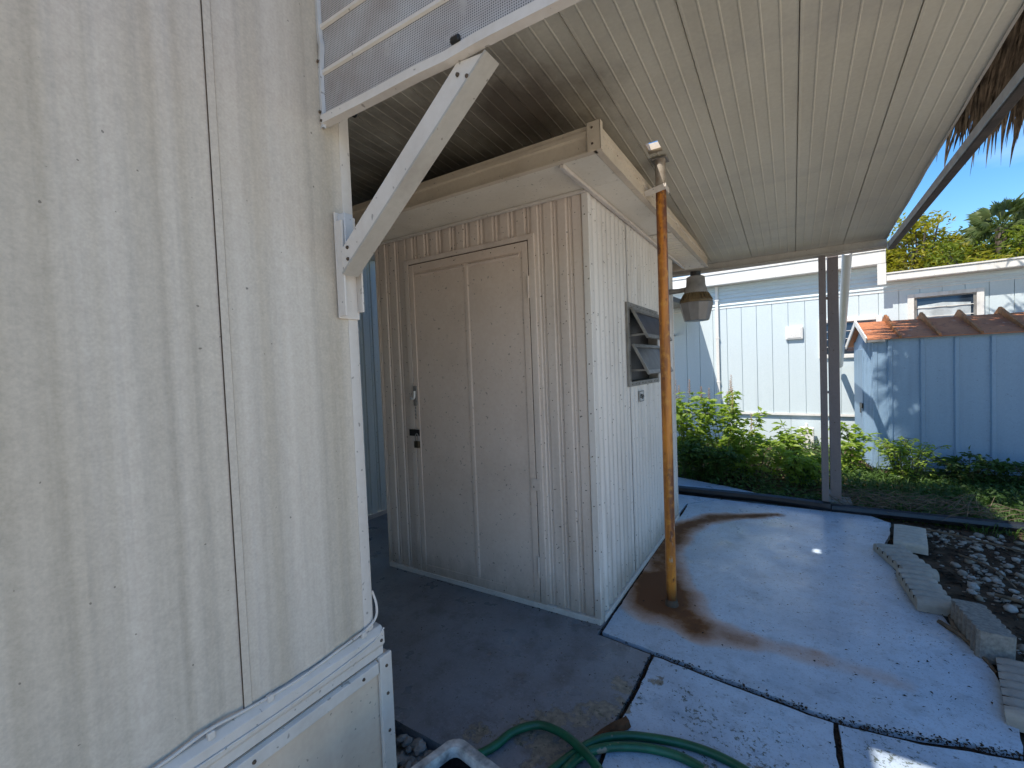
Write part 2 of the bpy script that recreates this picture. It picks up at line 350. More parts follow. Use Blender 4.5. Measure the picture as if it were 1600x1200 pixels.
def tag(o, label=None, cat=None, group=None, kind=None):
    for k, v in (('label', label), ('category', cat), ('group', group), ('kind', kind)):
        if v: o[k] = v
    return o
def thing(name, loc, label, cat, group=None, rz=0, local=False):
    o = bpy.data.objects.new(name, None); o.empty_display_size = .1; col.objects.link(o); o.location = loc; o.rotation_euler = (0, 0, rz)
    ORG[o.name] = Vector((0, 0, 0)) if local else Vector(loc)
    return tag(o, label, cat, group)
def share(o, parent, loc=None, name=None):
    c = o.copy(); col.objects.link(c); c.parent = parent
    if loc: c.location = loc
    ORG[c.name] = ORG.get(parent.name, Vector()); return c

# corrugation profiles: return depth at coordinate t
def prof_pts(t0, t1, breaks, f):
    """breaks: function giving list of (t,depth) over the range"""
    return [(t, f(t)) for t in breaks(t0, t1)]
def rib_profile(t0, t1, period, seq, phase=0):
    """seq: list of (fraction, depth) in one period, ascending"""
    out = []; k = math.floor((t0 - phase) / period) - 1
    pts = []
    while phase + k * period < t1 + period:
        for fr, d in seq: pts.append((phase + (k + fr) * period, d))
        k += 1
    def at(t):
        for a, b in zip(pts, pts[1:]):
            if a[0] <= t <= b[0]: return a[1] + (b[1] - a[1]) * ((t - a[0]) / max(1e-9, b[0] - a[0]))
        return 0
    out.append((t0, at(t0))); out += [p for p in pts if t0 < p[0] < t1]; out.append((t1, at(t1))); return out
SHEDSEQ = [(0, 0), (.50, 0), (.56, -.007), (.66, -.007), (.69, -.0035), (.73, -.0035), (.76, -.007), (.90, -.007), (.97, 0)]
SIDESEQ = [(0, 0), (.2, -.0006), (.32, -.007), (.5, -.0095), (.68, -.007), (.8, -.0006)]
TRSEQ = [(0, 0), (.22, .0004), (.40, .0002), (.455, -.0010), (.50, -.0016), (.545, -.0010), (.60, .0002), (.70, -.0004), (.76, -.0018), (.82, -.0022), (.88, -.0018), (.94, -.0004)]

# ================================================================== SETTING: ground
g = MB()
N = 60
for j in range(N + 1):
    for i in range(N + 1):
        u = (i / N * 2 - 1); v = (j / N * 2 - 1)
        g.v.append((u * abs(u) * 150, 2 + v * abs(v) * 150, -.075))
for j in range(N):
    for i in range(N):
        a = j * (N + 1) + i; g.f.append((a, a + 1, a + N + 2, a + N + 1))
ground = g.build('ground', 'bounce_ground'); tag(ground, 'ground around the homes, made pale to bounce warm light', None, None, 'structure')

pav = MB(); pav.poly([(-3.13, 1.10, -.016), (.58, 1.10, -.016), (.58, 2.6, -.016), (.44, 3.4, -.016), (.5, 4.35, -.016), (-.9, 4.5, -.016), (-3.13, 4.5, -.016)])
pavement = pav.build('pavement', 'joint'); tag(pavement, 'cracked painted concrete patio under the carport', None, None, 'structure')
STAIN = [((-.60, 2.36), .25, 1.2, (-.67, 2.58), .22), ((-.64, 2.58), .20, .95, (-.75, 3.0), .15), ((-.75, 3.0), .16, 1.0, (-.73, 3.5), .14), ((-.73, 3.5), .14, 1.0, (-.55, 3.85), .13),
         ((-.55, 3.85), .13, 1.0, (-.12, 4.12), .07), ((-.56, 2.35), .22, 1.0, (-.40, 2.20), .14), ((-.40, 2.22), .14, .75, (-.18, 2.19), .09), ((-.18, 2.19), .09, .52, (.08, 2.20), .08), ((.06, 2.20), .09, .34, (.34, 2.17), .07)]
def segd(p, a, b):
    ax, ay = a; bx, by = b; dx, dy = bx - ax, by - ay; t = max(0, min(1, ((p[0] - ax) * dx + (p[1] - ay) * dy) / (dx * dx + dy * dy)))
    return math.hypot(p[0] - ax - t * dx, p[1] - ay - t * dy), t
PEEL = [(-.75, 1.36, .10), (-.66, 1.43, .09), (-.60, 1.50, .09), (-.55, 1.54, .06), (-.70, 1.25, .13), (-.82, 1.28, .09), (-.57, 1.64, .07), (-.62, 1.66, .05), (-.47, 1.74, .05), (-.62, 1.18, .10), (-.95, 1.20, .07), (-.12, 1.50, .05)]
FLECK = [(-.30, 1.62, .16), (-.15, 1.58, .17), (-.05, 1.50, .15), (-.2, 1.46, .15), (-.36, 1.72, .10), (-.42, 1.86, .06), (-.05, 1.66, .08), (-.5, 1.6, .06), (-.78, 1.30, .16), (-.6, 1.45, .12), (-.9, 1.2, .12), (-.56, 1.72, .05), (.25, 1.75, .2)]
def wavy(poly, amp, step=.035):
    out = []
    for a, b in zip(poly, poly[1:] + poly[:1]):
        a, b = Vector(a), Vector(b); n = max(1, int((b - a).length / step)); nr = Vector((-(b - a).y, (b - a).x)).normalized()
        for i in range(n):
            p = a.lerp(b, i / n); k = amp * (noise.noise(Vector((p.x * 3.1, p.y * 3.1, 1.7))) + .5 * noise.noise(Vector((p.x * 19, p.y * 19, 4))))
            out.append(p + nr * k if i else p)
    return out
def slab(poly, amp=.008, z=0, label=None, shade_wear=0):
    pts = wavy(poly, amp); bm = bmesh.new(); vs = [bm.verts.new((p.x, p.y, z)) for p in pts]; f = bm.faces.new(vs)
    if f.normal.z < 0: f.normal_flip()
    bmesh.ops.triangulate(bm, faces=bm.faces[:])
    xs = [p.x for p in pts]; ys = [p.y for p in pts]; st = .04
    for ax, lo, hi in ((0, min(xs), max(xs)), (1, min(ys), max(ys))):
        t = lo + st
        while t < hi:
            co = (t, 0, 0) if ax == 0 else (0, t, 0); no = (1, 0, 0) if ax == 0 else (0, 1, 0)
            bmesh.ops.bisect_plane(bm, geom=bm.verts[:] + bm.edges[:] + bm.faces[:], plane_co=co, plane_no=no); t += st
    ed = [e for e in bm.edges if e.is_boundary]
    r = bmesh.ops.extrude_edge_only(bm, edges=ed)
    ev = [q for q in r['geom'] if isinstance(q, bmesh.types.BMVert)]
    for q in ev: q.co.z -= .055
    bmesh.ops.recalc_face_normals(bm, faces=bm.faces)
    me = bpy.data.meshes.new('concrete_slab'); bm.to_mesh(me); bm.free(); me.materials.append(M['concrete'])
    a_s = me.attributes.new('stain', 'FLOAT', 'POINT'); a_p = me.attributes.new('peel', 'FLOAT', 'POINT'); a_e = me.attributes.new('edge', 'FLOAT', 'POINT'); a_f = me.attributes.new('fleck', 'FLOAT', 'POINT'); a_g = me.attributes.new('shade_wear', 'FLOAT', 'POINT')
    a_s, a_p, a_e, a_f, a_g = [me.attributes[q] for q in ('stain', 'peel', 'edge', 'fleck', 'shade_wear')]
    loop = [tuple(p) for p in poly]; segs = list(zip(loop, loop[1:] + loop[:1]))
    for i, vtx in enumerate(me.vertices):
        p = (vtx.co.x, vtx.co.y); s_ = 0
        wob = .05 * noise.noise(Vector((p[0] * 5, p[1] * 5, 9)))
        for a, ra, k, b, rb in STAIN:
            d, t = segd(p, a, b); rr = ra + (rb - ra) * t + wob; s_ = max(s_, k * max(0, 1 - (d / max(.02, rr)) ** 2) ** .8 if d < rr else 0)
        a_s.data[i].value = s_
        a_p.data[i].value = max([0] + [max(0, 1 - math.hypot(p[0] - c[0], p[1] - c[1]) / c[2]) ** .5 for c in PEEL])
        a_g.data[i].value = shade_wear
        a_f.data[i].value = max([0] + [max(0, 1 - math.hypot(p[0] - c[0], p[1] - c[1]) / c[2]) ** .5 for c in FLECK])
        a_e.data[i].value = max(0, 1 - min(segd(p, a, b)[0] for a, b in segs) / .05)
        if vtx.co.z > z - .01: vtx.co.z += .004 * noise.noise(Vector((p[0] * 1.2, p[1] * 1.2, 3)))
    o = bpy.data.objects.new('concrete_slab', me); col.objects.link(o); o.parent = pavement
    if label: o['label'] = label
    return o
slab([(-.775, 1.955), (-.525, 1.92), (.115, 1.852), (.33, 1.885), (.45, 1.93), (.585, 1.955), (.635, 2.2), (.64, 2.55), (.585, 2.85), (.50, 3.2), (.45, 3.6), (.56, 4.0), (.60, 4.25), (.5, 4.38), (-.55, 4.385), (-.80, 4.14), (-.79, 3.3)], .011, 0, 'large slab with orange rust stain')
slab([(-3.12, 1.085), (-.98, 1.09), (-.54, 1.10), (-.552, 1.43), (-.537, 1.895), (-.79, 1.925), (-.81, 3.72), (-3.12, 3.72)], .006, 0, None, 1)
slab([(-3.12, 3.735), (-.81, 3.735), (-.812, 4.13), (-.57, 4.39), (-3.12, 4.40)], .006)
slab([(-.519, 1.888), (.10, 1.822), (.102, 1.63), (.10, 1.05), (-.522, 1.09), (-.537, 1.43)], .010, 0, 'slab with flaking paint')
slab([(.114, 1.822), (.33, 1.848), (.45, 1.886), (.60, 1.925), (.95, 1.99), (1.0, 1.05), (.112, 1.05)], .006)
slab([(-1.6, 4.50), (-.16, 4.52), (-.12, 4.62), (-.55, 4.86), (-1.6, 5.25)], .012)

yb_ = MB(); yb_.poly([(-4.0, 4.3, -.067), (5.5, 4.3, -.067), (5.5, 7.9, -.067), (-4.0, 7.9, -.067)]); tag(yb_.build('yard_soil', 'soil'), 'dark soil under the weeds of the yard', None, None, 'structure')
# gravel by the trailer, pebbles by the blocks
def stone_mesh(seed, flat=.6):
    rnd = random.Random(seed); bm = bmesh.new(); bmesh.ops.create_icosphere(bm, subdivisions=1, radius=1)
    a, b_, c = rnd.uniform(.75, 1.3), rnd.uniform(.6, 1), flat * rnd.uniform(.7, 1.2)
    for q in bm.verts:
        k = 1 + rnd.uniform(-.18, .18); q.co = Vector((q.co.x * a * k, q.co.y * b_ * k, q.co.z * c * k))
    vs = [tuple(q.co) for q in bm.verts]; fs = [tuple(x.index for x in f.verts) for f in bm.faces]; bm.free(); return vs, fs
SM = [stone_mesh(i) for i in range(9)]
def put_stone(mb, x, y, z, s, flat=1):
    vs, fs = random.choice(SM); rz = random.uniform(0, 6.3); m = Matrix.Rotation(rz, 3, 'Z') @ Matrix.Rotation(random.uniform(-.35, .35), 3, 'X')
    mb.add([m @ Vector(v) * s + Vector((x, y, z)) for v in vs], fs)
gr = MB()
for k in range(1500):
    x = random.uniform(-1.5, -.5); y = random.uniform(.55, 1.085)
    put_stone(gr, x, y, -.05 + random.uniform(0, .035), random.uniform(.011, .026))
tag(gr.build('gravel', 'stone', smooth=False), 'grey crushed gravel beside the trailer skirting', None, None, 'stuff')
bed = MB(); bed.poly([(.55, 1.95, -.03), (3.2, 1.95, -.03), (3.4, 4.38, -.03), (.5, 4.38, -.03), (.42, 3.6, -.03), (.5, 3.0, -.03)])
bedo = bed.build('soil_bed', 'soil'); tag(bedo, 'brown soil bed with scattered pebbles', None, None, 'structure')
SME = []
for i, (vs, fs) in enumerate(SM):
    me = bpy.data.meshes.new('pebble'); me.from_pydata(vs, [], fs); me.materials.append(M['pebble']); me.polygons.foreach_set('use_smooth', [True] * len(fs)); SME.append(me)
spots = []
tries = 0
while len(spots) < 1000 and tries < 30000:
    tries += 1
    x = .62 + 1.9 * random.random() ** 1.2; y = random.uniform(2.0, 4.3); s = random.choice((.009, .012, .015, .018, .022, .027, .032))
    if x < .80 and 2.3 < y: x += .16
    if noise.noise(Vector((x * 2.2, y * 2.2, 5))) < -.30 + .2 * random.random(): continue
    if any((x - a) ** 2 + (y - b_) ** 2 < (.75 * (s + c)) ** 2 for a, b_, c in spots): continue
    spots.append((x, y, s))
spots.sort(key=lambda p: math.hypot(p[0], p[1]) / p[2])
rest = MB()
for i, (x, y, s) in enumerate(spots):
    if i < 240:
        o = bpy.data.objects.new('pebble', random.choice(SME)); col.objects.link(o); o.parent = bedo
        o.location = (x, y, -.03 + s * .3); o.scale = (s, s, s); o.rotation_euler = (random.uniform(-.3, .3), random.uniform(-.3, .3), random.uniform(0, 6.3))
    else: put_stone(rest, x, y, -.03 + s * .25, s)
for k in range(500): put_stone(rest, random.uniform(.7, 2.4), random.uniform(2.0, 4.3), -.026, random.uniform(.005, .011))
tag(rest.build('small_pebbles', 'pebble', bedo), None, None, None, 'stuff')
lit = MB()
def flake(mb, x, y, z, l, w_, rz, tilt=.25):
    c, s_ = math.cos(rz), math.sin(rz); t = random.uniform(-tilt, tilt); bz = abs(t) * l * .5 + .001
    P = [(-l / 2, 0, 0), (-l * .1, w_ / 2, .3 * w_), (l / 2, 0, t * l * .5), (-l * .1, -w_ / 2, .15 * w_)]
    mb.add([(x + a * c - b_ * s_, y + a * s_ + b_ * c, z + h + bz) for a, b_, h in P], [(0, 1, 2), (0, 2, 3)])
for k in range(1500):
    x = random.uniform(-.75, .62) if k % 3 else random.gauss(.45, .12); y = random.uniform(1.98, 4.35) if k % 3 else random.uniform(2.0, 3.9)
    if x > .60 or (x < -.3 and random.random() < .6): continue
    l = random.choice((.002, .003, .003, .004, .005, .006, .009, .016)); flake(lit, x, y, .004, l, l * random.uniform(.2, .6), random.uniform(0, 6.3))
for k in range(300):
    x = random.uniform(-2.1, .4); y = random.uniform(1.12, 1.9); l = random.choice((.004, .005, .007, .012)); flake(lit, x, y, .004, l, l * .4, random.uniform(0, 6.3))
for a, b_, n in (((-.52, 1.905), (.11, 1.84), 260), ((.11, 1.84), (.59, 1.945), 420), ((-.53, 1.89), (-.545, 1.43), 130), ((.113, 1.83), (.113, 1.2), 120), ((-.79, 1.94), (-.79, 3.6), 160), ((-2.2, 1.99), (-.82, 1.99), 160)):
    for k in range(n):
        t = random.random(); x = a[0] + (b_[0] - a[0]) * t + random.gauss(0, .009); y = a[1] + (b_[1] - a[1]) * t + random.gauss(0, .012)
        l = random.uniform(.004, .016); flake(lit, x, y, random.uniform(-.01, .004), l, l * .5, random.uniform(0, 6.3), .6)
for k in range(4200):
    x = random.uniform(.42, 2.4); y = random.uniform(1.95, 4.4); big_ = x > (.66 if y < 2.7 else .70); l = random.uniform(.012, .06) if big_ else random.uniform(.002, .007); flake(lit, x, y, -.028 if big_ else .004, l, l * random.uniform(.12, .4), random.uniform(0, 6.3), .5)
tag(lit.build('leaf_litter', 'litter'), 'dark bits of leaf litter on the concrete and soil', None, None, 'stuff')

# ================================================================== MOBILE HOME (left)
TX = -1.05
home = thing('mobile_home', (TX, .0, 0), 'close white aluminium mobile home wall with vertical ribs filling the left side', 'mobile home')
def tr_panel(y0, y1, lap):
    m = MB(); seq = rib_profile(y0, y1, .168, TRSEQ, .49)
    m.extr([(TX + d + (.003 if lap else 0), y, .515) for y, d in seq], (0, 0, 2.22))
    return m.build('wall_panel', 'trailer', home, smooth=True)
MB().box(TX - .004, TX + .0032, .4972, .4996, .515, 2.735).build('seam_gap', 'screw', home)
tr_panel(.5, .83, True); tr_panel(-.72, .502, False); tr_panel(-1.94, -.722, True); tr_panel(-3.2, -1.942, False)
MB().add([(TX + .003, .5, .515), (TX + .0065, .497, .515), (TX + .0065, .513, .515), (TX + .003, .516, .515), (TX + .003, .5, 2.735), (TX + .0065, .497, 2.735), (TX + .0065, .513, 2.735), (TX + .003, .516, 2.735)],
         [(0, 1, 5, 4), (1, 2, 6, 5), (2, 3, 7, 6), (0, 3, 2, 1), (4, 5, 6, 7)]).build('lap_seam', 'trailer', home)
pr = [(TX + .004, .828), (TX + .0045, .85), (TX + .001, .862), (TX - .010, .868), (TX - .06, .869)]
cm = MB(); cm.extr([(x, y, .50) for x, y in pr], (0, 0, 2.235)); cm.build('corner_trim', 'trim', home, smooth=True, solid=.002)
MB().box(-3.13, TX - .011, .79, .865, -.05, 2.735).build('end_wall', 'trailer', home)
MB().box(-3.13, TX - .03, -3.2, .788, -.05, 2.735).build('body', 'trailer', home)
rm = MB().box(-3.3, -.60, -3.4, .735, 2.74, 2.80); rm.build('roof', 'trim', home, bevel=.006)  # unseen eave overhang, added to keep sun off the hose area
# recessed far wall
m = MB(); m.extr([(-3.12 + d, y, .02) for y, d in rib_profile(.87, 4.6, .105, SHEDSEQ)], (0, 0, 2.3)); m.build('recessed_wall', 'recess', home)
MB().box(-3.118, -3.105, .87, 4.6, .0, .035).build('wall_base', 'trim', home)
# belt, skirting
belt = MB(); belt.prism([(TX - .02, -3.2, .515), (TX + .008, -3.2, .512), (TX + .022, -3.2, .498), (TX + .022, -3.2, .462), (TX + .014, -3.2, .452), (TX + .014, -3.2, .428), (TX - .02, -3.2, .425)], (0, 4.085, 0))
belt.build('belt_rail', 'trim', home, bevel=.002)
sk = MB().box(TX - .03, TX + .012, -3.2, .893, -.04, .424); sk.build('skirting', 'skirt', home)
MB().prism([(TX + .013, -3.2, .424), (TX + .027, -3.2, .420), (TX + .027, -3.2, .388), (TX + .013, -3.2, .380)], (0, 4.055, 0)).build('skirting_top_flange', 'trim', home, bevel=.002)
MB().box(TX + .013, TX + .026, .86, .905, -.04, .429).build('skirting_end_flange', 'trim', home, bevel=.003)
MB().box(TX - .05, TX + .012, .894, .904, -.04, .424).build('skirting_corner', 'skirt', home)
sc = MB()
for y, z, x in ((.883, .395, .026), (.883, .312, .026), (.883, .20, .026), (.80, .404, .027), (.872, .475, .022), (.50, .404, .027), (.2, .404, .027)):
    sc.lathe((0, 0, 0), [(.0048, 0), (.0040, .003), (.0012, .0042)], 10)
    for i in range(len(sc.v) - 30, len(sc.v)): a = sc.v[i]; sc.v[i] = (TX + x + a[2], y + a[0], z + a[1])
tag(sc.build('screws', 'screw', home), None, None, None, 'stuff')
def sm(pts, n=6):
    out = []; P = [Vector(p) for p in pts]
    for i in range(len(P) - 1):
        p0, p1, p2, p3 = P[max(i - 1, 0)], P[i], P[i + 1], P[min(i + 2, len(P) - 1)]
        for k in range(n):
            t = k / n; out.append(.5 * ((2 * p1) + (p2 - p0) * t + (2 * p0 - 5 * p1 + 4 * p2 - p3) * t * t + (3 * p1 - p0 - 3 * p2 + p3) * t ** 3))
    return out + [P[-1]]
MB().tube(sm([(TX + .002, .864, .62), (TX + .008, .872, .58), (TX + .012, .865, .545), (TX + .012, .83, .528), (TX + .012, .74, .519), (TX + .012, .62, .511), (TX + .011, .5, .518), (TX + .012, .42, .527), (TX + .011, .33, .518), (TX + .012, .15, .52), (TX + .012, -.4, .519)]), .0035, 8).build('cable', 'trim', home, smooth=True)
MB().tube(sm([(TX + .02, .885, .505), (TX + .024, .84, .487), (TX + .0245, .7, .476), (TX + .0245, .55, .472), (TX + .0245, .3, .476), (TX + .0245, -.4, .475)]), .0025, 8).build('cable', 'trim', home, smooth=True)
for y, z in ((.818, .519), (.425, .515), (.55, .512)):
    MB().box(TX + .008, TX + .019, y - .007, y + .007, z - .008, z + .008).build('cable_clip', 'trim', home, bevel=.002)

# ================================================================== CARPORT
cp = thing('carport', (.2, 4.45, 0), 'white carport roof of ribbed pans carried by a beam on posts above the patio', 'carport')
def cz(y): return 2.28 - .0714 * (y - 2.35)
Y0, Y1 = .80, 4.45
PW = .3185
k0 = -10
HX0, HX1, HY0, HY1 = -.585, -.520, 2.20, 2.30     # gap in the roof beside the rusty pole
def pan_pts(xa, xb):
    pts = [(xa + .0006, .012), (xa + .0009, -.0008), (xa + .008, -.0008), (xa + .011, 0)]
    n = 6
    for i in range(1, n):
        c = xa + PW * i / n
        if c + .012 < xb: pts += [(c - .0045, 0), (c - .0018, -.0018), (c + .0018, -.0018), (c + .0045, 0)]
    pts += [(xb - .007, 0), (xb - .003, -.0014), (xb - .0006, .012)]
    return [p for p in pts if p[0] <= xb]
for k in range(-10, 3):
    xa = .037 + k * PW; xb = min(xa + PW, .615)
    if xb - xa < .03: continue
    m = MB(); pp = pan_pts(xa, xb)
    cuts = [Y0, HY0, HY1, Y1] if xa < HX0 + .05 < xb or xa < HX1 - .01 < xb else [Y0, Y1 if xa > -2.4 else 2.80]
    for ya, yb in zip(cuts, cuts[1:]):
        inhole = len(cuts) > 2 and ya == HY0
        for a, b_ in zip(pp, pp[1:]):
            if inhole and a[0] < HX1 and b_[0] > HX0:
                for (p, q) in ((max(a[0], -9), min(b_[0], HX0)), (max(a[0], HX1), b_[0])):
                    if q - p > .001: m.add([(p, ya, cz(ya)), (q, ya, cz(ya)), (q, yb, cz(yb)), (p, yb, cz(yb))], [(0, 1, 2, 3)])
                continue
            m.add([(a[0], ya, cz(ya) + a[1]), (b_[0], ya, cz(ya) + b_[1]), (b_[0], yb, cz(yb) + b_[1]), (a[0], yb, cz(yb) + a[1])], [(0, 1, 2, 3)])
    m.build('ceiling_pan', 'ceiling', cp)
m = MB()
def skin(xa, xb, ya, yb):
    P = [(xa, ya), (xb, ya), (xb, yb), (xa, yb)]
    m.add([(x, y, cz(y) + .018) for x, y in P] + [(x, y, cz(y) + .05) for x, y in P], [(3, 2, 1, 0), (4, 5, 6, 7), (0, 1, 5, 4), (1, 2, 6, 5), (2, 3, 7, 6), (3, 0, 4, 7)])
skin(-3.14, -2.19, Y0, 2.80); skin(-2.19, HX0, Y0, Y1); skin(HX1, .605, Y0, Y1); skin(HX0, HX1, Y0, HY0); skin(HX0, HX1, HY1, Y1)
m.build('roof_deck', 'fascia', cp)
# side edge strip with slight waviness
e = MB(); prev = []
ys = [Y0 + (Y1 - Y0) * i / 24 for i in range(25)]
for i, y in enumerate(ys):
    wv = .0018 * math.sin(i * 1.1) + .0012 * math.sin(i * 2.7)
    e.v += [(.612 + wv, y, cz(y) - .006 + wv * .4), (.622 + wv, y, cz(y) - .006 + wv * .4), (.622 + wv * .4, y, cz(y) + .052), (.612 + wv * .4, y, cz(y) + .052)]
for i in range(24):
    o = i * 4; e.f += [(o + a, o + (a + 1) % 4, o + 4 + (a + 1) % 4, o + 4 + a) for a in range(4)]
e.f += [(3, 2, 1, 0), (96, 97, 98, 99)]
e.build('edge_strip', 'beam', cp)
MB().box(-2.2, .625, 4.455, 4.50, 2.058, cz(4.45) + .05).build('end_beam', 'beam', cp, bevel=.004)
MB().box(-2.2, .62, 4.43, 4.453, 2.066, 2.074).build('beam_lip', 'beam', cp)
# front perforated screen
PX0, PX1, PY = TX + .012, .66, .783
ps = MB().box(PX0, PX1, PY, PY + .004, 1.925, 2.455); ps.build('perforated_screen', 'perf', cp)
for z in (2.047, 2.163, 2.281, 2.395):
    r_ = MB(); r_.prism([(PX0, PY - .001, z - .0075), (PX0, PY - .007, z - .004), (PX0, PY - .007, z + .004), (PX0, PY - .001, z + .0075)], (PX1 - PX0, 0, 0)); r_.build('screen_rib', 'trim', cp, smooth=False)
ra = MB(); npt = 40
for i in range(npt + 1):
    x = PX0 - .006 + (PX1 - PX0) * i / npt; dz = -.004 * math.exp(-((x + .62) / .05) ** 2) + .0015 * math.sin(x * 9)
    ra.v += [(x, PY - .012, 1.915 + dz), (x, PY - .012, 1.936 + dz), (x, PY - .003, 1.939 + dz), (x, PY + .010, 1.918 + dz), (x, PY + .010, 1.913 + dz)]
for i in range(npt):
    o = i * 5; ra.f += [(o + a, o + (a + 1) % 5, o + 5 + (a + 1) % 5, o + 5 + a) for a in range(5)]
ra.f += [(4, 3, 2, 1, 0), tuple(npt * 5 + a for a in range(5))]
ra.build('screen_bottom_rail', 'trim', cp)
fl = MB(); zz = [1.905, 1.95, 2.0, 2.06, 2.10, 2.115, 2.14, 2.2, 2.35, 2.455]; off = [0, .002, .001, .003, .009, .011, .005, .003, .004, .004]
for z, o_ in zip(zz, off): fl.v += [(PX0 - .016 + o_, PY - .007, z), (PX0 + .000 + o_ * 1.2, PY - .010 - o_ * .5, z), (PX0 + .002 + o_, PY - .001, z), (PX0 - .014 + o_, PY - .001, z)]
for i in range(len(zz) - 1):
    o = i * 4; fl.f += [(o + a, o + (a + 1) % 4, o + 4 + (a + 1) % 4, o + 4 + a) for a in range(4)]
fl.build('screen_end_flange', 'flange', cp)
sc = MB()
for x, z in ((PX0 - .006, 1.945), (PX0 - .004, 2.075), (PX0 - .002, 1.921)):
    o = len(sc.v); sc.lathe((0, 0, 0), [(.004, 0), (.0035, .003), (.001, .004)], 9)
    for i in range(o, len(sc.v)): a = sc.v[i]; sc.v[i] = (x + a[0], PY - .011 - a[2], z + a[1])
tag(sc.build('screws', 'screw', cp), None, None, None, 'stuff')
MB().tube(sm([(-.985, .80, 1.93), (-.965, .805, 1.926), (-.955, .81, 1.921), (-.945, .81, 1.93)]), .003, 6).build('wire_hook', 'dark_metal', cp)
MB().box(-.60, -.575, PY - .018, PY - .008, 1.935, 1.95).build('broken_clip', 'dark_metal', cp, bevel=.004)
# brace and its wall bracket
a, b_ = Vector((-1.030, .0, 1.552)), Vector((-.555, .0, 1.924)); d = (b_ - a).normalized(); nrm = Vector((-d.z, 0, d.x))
br = MB(); lo0, lo1 = Vector((-1.012, .79, 1.519)), Vector((-.527, .79, 1.906)); up0, up1 = Vector((-1.012, .79, 1.585)), Vector((-.603, .79, 1.912))
br.prism([lo0, lo1, up1, up0], (0, .046, 0)); br.build('brace', 'trim', cp, bevel=.002)
MB().prism([Vector((-1.008, .788, 1.518)), Vector((-.524, .788, 1.905)), Vector((-.527, .788, 1.909)), Vector((-1.011, .788, 1.523))], (0, .050, 0)).build('brace_lip', 'beam', cp)
ch = MB().box(TX + .006, TX + .012, .795, .862, 1.405, 1.69); ch.box(TX + .012, TX + .038, .795, .801, 1.41, 1.665); ch.box(TX + .012, TX + .034, .856, .862, 1.425, 1.60)
ch.build('brace_bracket', 'trim', cp, bevel=.0015)
MB().box(TX + .012, TX + .042, .803, .83, 1.60, 1.685).build('bracket_clip', 'flange', cp, bevel=.002)
sc = MB()
for x, z in ((-.985, 1.585), (-.985, 1.555), (-.60, 1.885), (-.575, 1.873)):
    o = len(sc.v); sc.lathe((0, 0, 0), [(.005, 0), (.004, .003), (.0015, .004)], 9)
    for i in range(o, len(sc.v)): q = sc.v[i]; sc.v[i] = (x + q[0], .789 - q[2], z + q[1])
tag(sc.build('bolts', 'screw', cp), None, None, None, 'stuff')
# posts
p1 = MB().box(.190, .238, 4.452 - .025, 4.452, .02, 2.057); p1.build('post', 'post', cp, bevel=.004)
p2 = MB().box(.256, .330, 4.56, 4.62, .05, 2.10); p2.build('post', 'post', cp, bevel=.005)
MB().box(.18, .255, 4.415, 4.465, .0, .028).build('post_foot', 'post', cp, bevel=.003)
ft = MB().box(.22, .40, 4.53, 4.70, -.07, .05); ft.build('post_footing', 'block_rough', cp, bevel=.01)
for z in (.12, .95, 1.72): MB().box(.239, .2555, 4.445, 4.575, z, z + .012).build('post_tie', 'post', cp)
sc = MB()
for z in (.3, .7, 1.3, 1.6, 1.95):
    for x, y in ((.212, 4.426), (.29, 4.559)):
        o = len(sc.v); sc.lathe((0, 0, 0), [(.004, 0), (.002, .003)], 8)
        for i in range(o, len(sc.v)): q = sc.v[i]; sc.v[i] = (x + q[0], y - q[2], z + q[1])
tag(sc.build('screws', 'screw', cp), None, None, None, 'stuff')
# gutter rail alongside, fixed to the beam corner
M['rail_skylit'] = plain('skylit_gutter_side', (.60, .64, .70), .4, .0, .2, 16)  # pale blue paints a sky reflection onto the gutter's side
def rail(P, nm, mt):
    m = MB(); m.prism([(x, 4.52, z) for x, z in P], (-.012, -4.3, .072)); return m.build(nm, mt, cp, bevel=.003)
rail([(.636, 2.050), (.672, 2.052), (.676, 2.062), (.636, 2.060)], 'gutter_bottom', 'rail')
rail([(.632, 2.0605), (.641, 2.0605), (.639, 2.098), (.630, 2.098)], 'gutter_side', 'rail_skylit')
rail([(.668, 2.0625), (.676, 2.0625), (.678, 2.10), (.670, 2.10)], 'gutter_back', 'rail')

# ================================================================== STORAGE SHED (centre)
SX0, SX1, SY0, SY1, SZ = -2.24, -.80, 2.01, 3.735, 2.07
sh = thing('storage_shed', (-1.5, 2.9, 0), 'white ribbed metal storage shed with flat roof and closed door under the carport', 'shed')
def front(x0, x1, z0, z1):
    m = MB(); m.extr([(x, SY0 - d - .0, z0) for x, d in [(t, d_ ) for t, d_ in rib_profile(x0, x1, .078 if x1 > -1.2 else .088, SHEDSEQ, SX1)]], (0, 0, z1 - z0)); return m
front(SX0, -1.975, .03, SZ).build('wall_panel', 'shed', sh)
front(-1.105, SX1 - .004, .03, SZ).build('wall_panel', 'shed', sh)
m = MB(); m.extr([(x, SY0 - d, 1.925) for x, d in rib_profile(-1.974, -1.106, .098, [(0, 0), (.46, 0), (.52, -.012), (.60, -.012), (.63, -.004), (.68, -.004), (.72, -.012), (.92, -.012), (.98, 0)], SX1)], (0, 0, SZ - 1.925)); m.build('wall_panel', 'shed', sh)
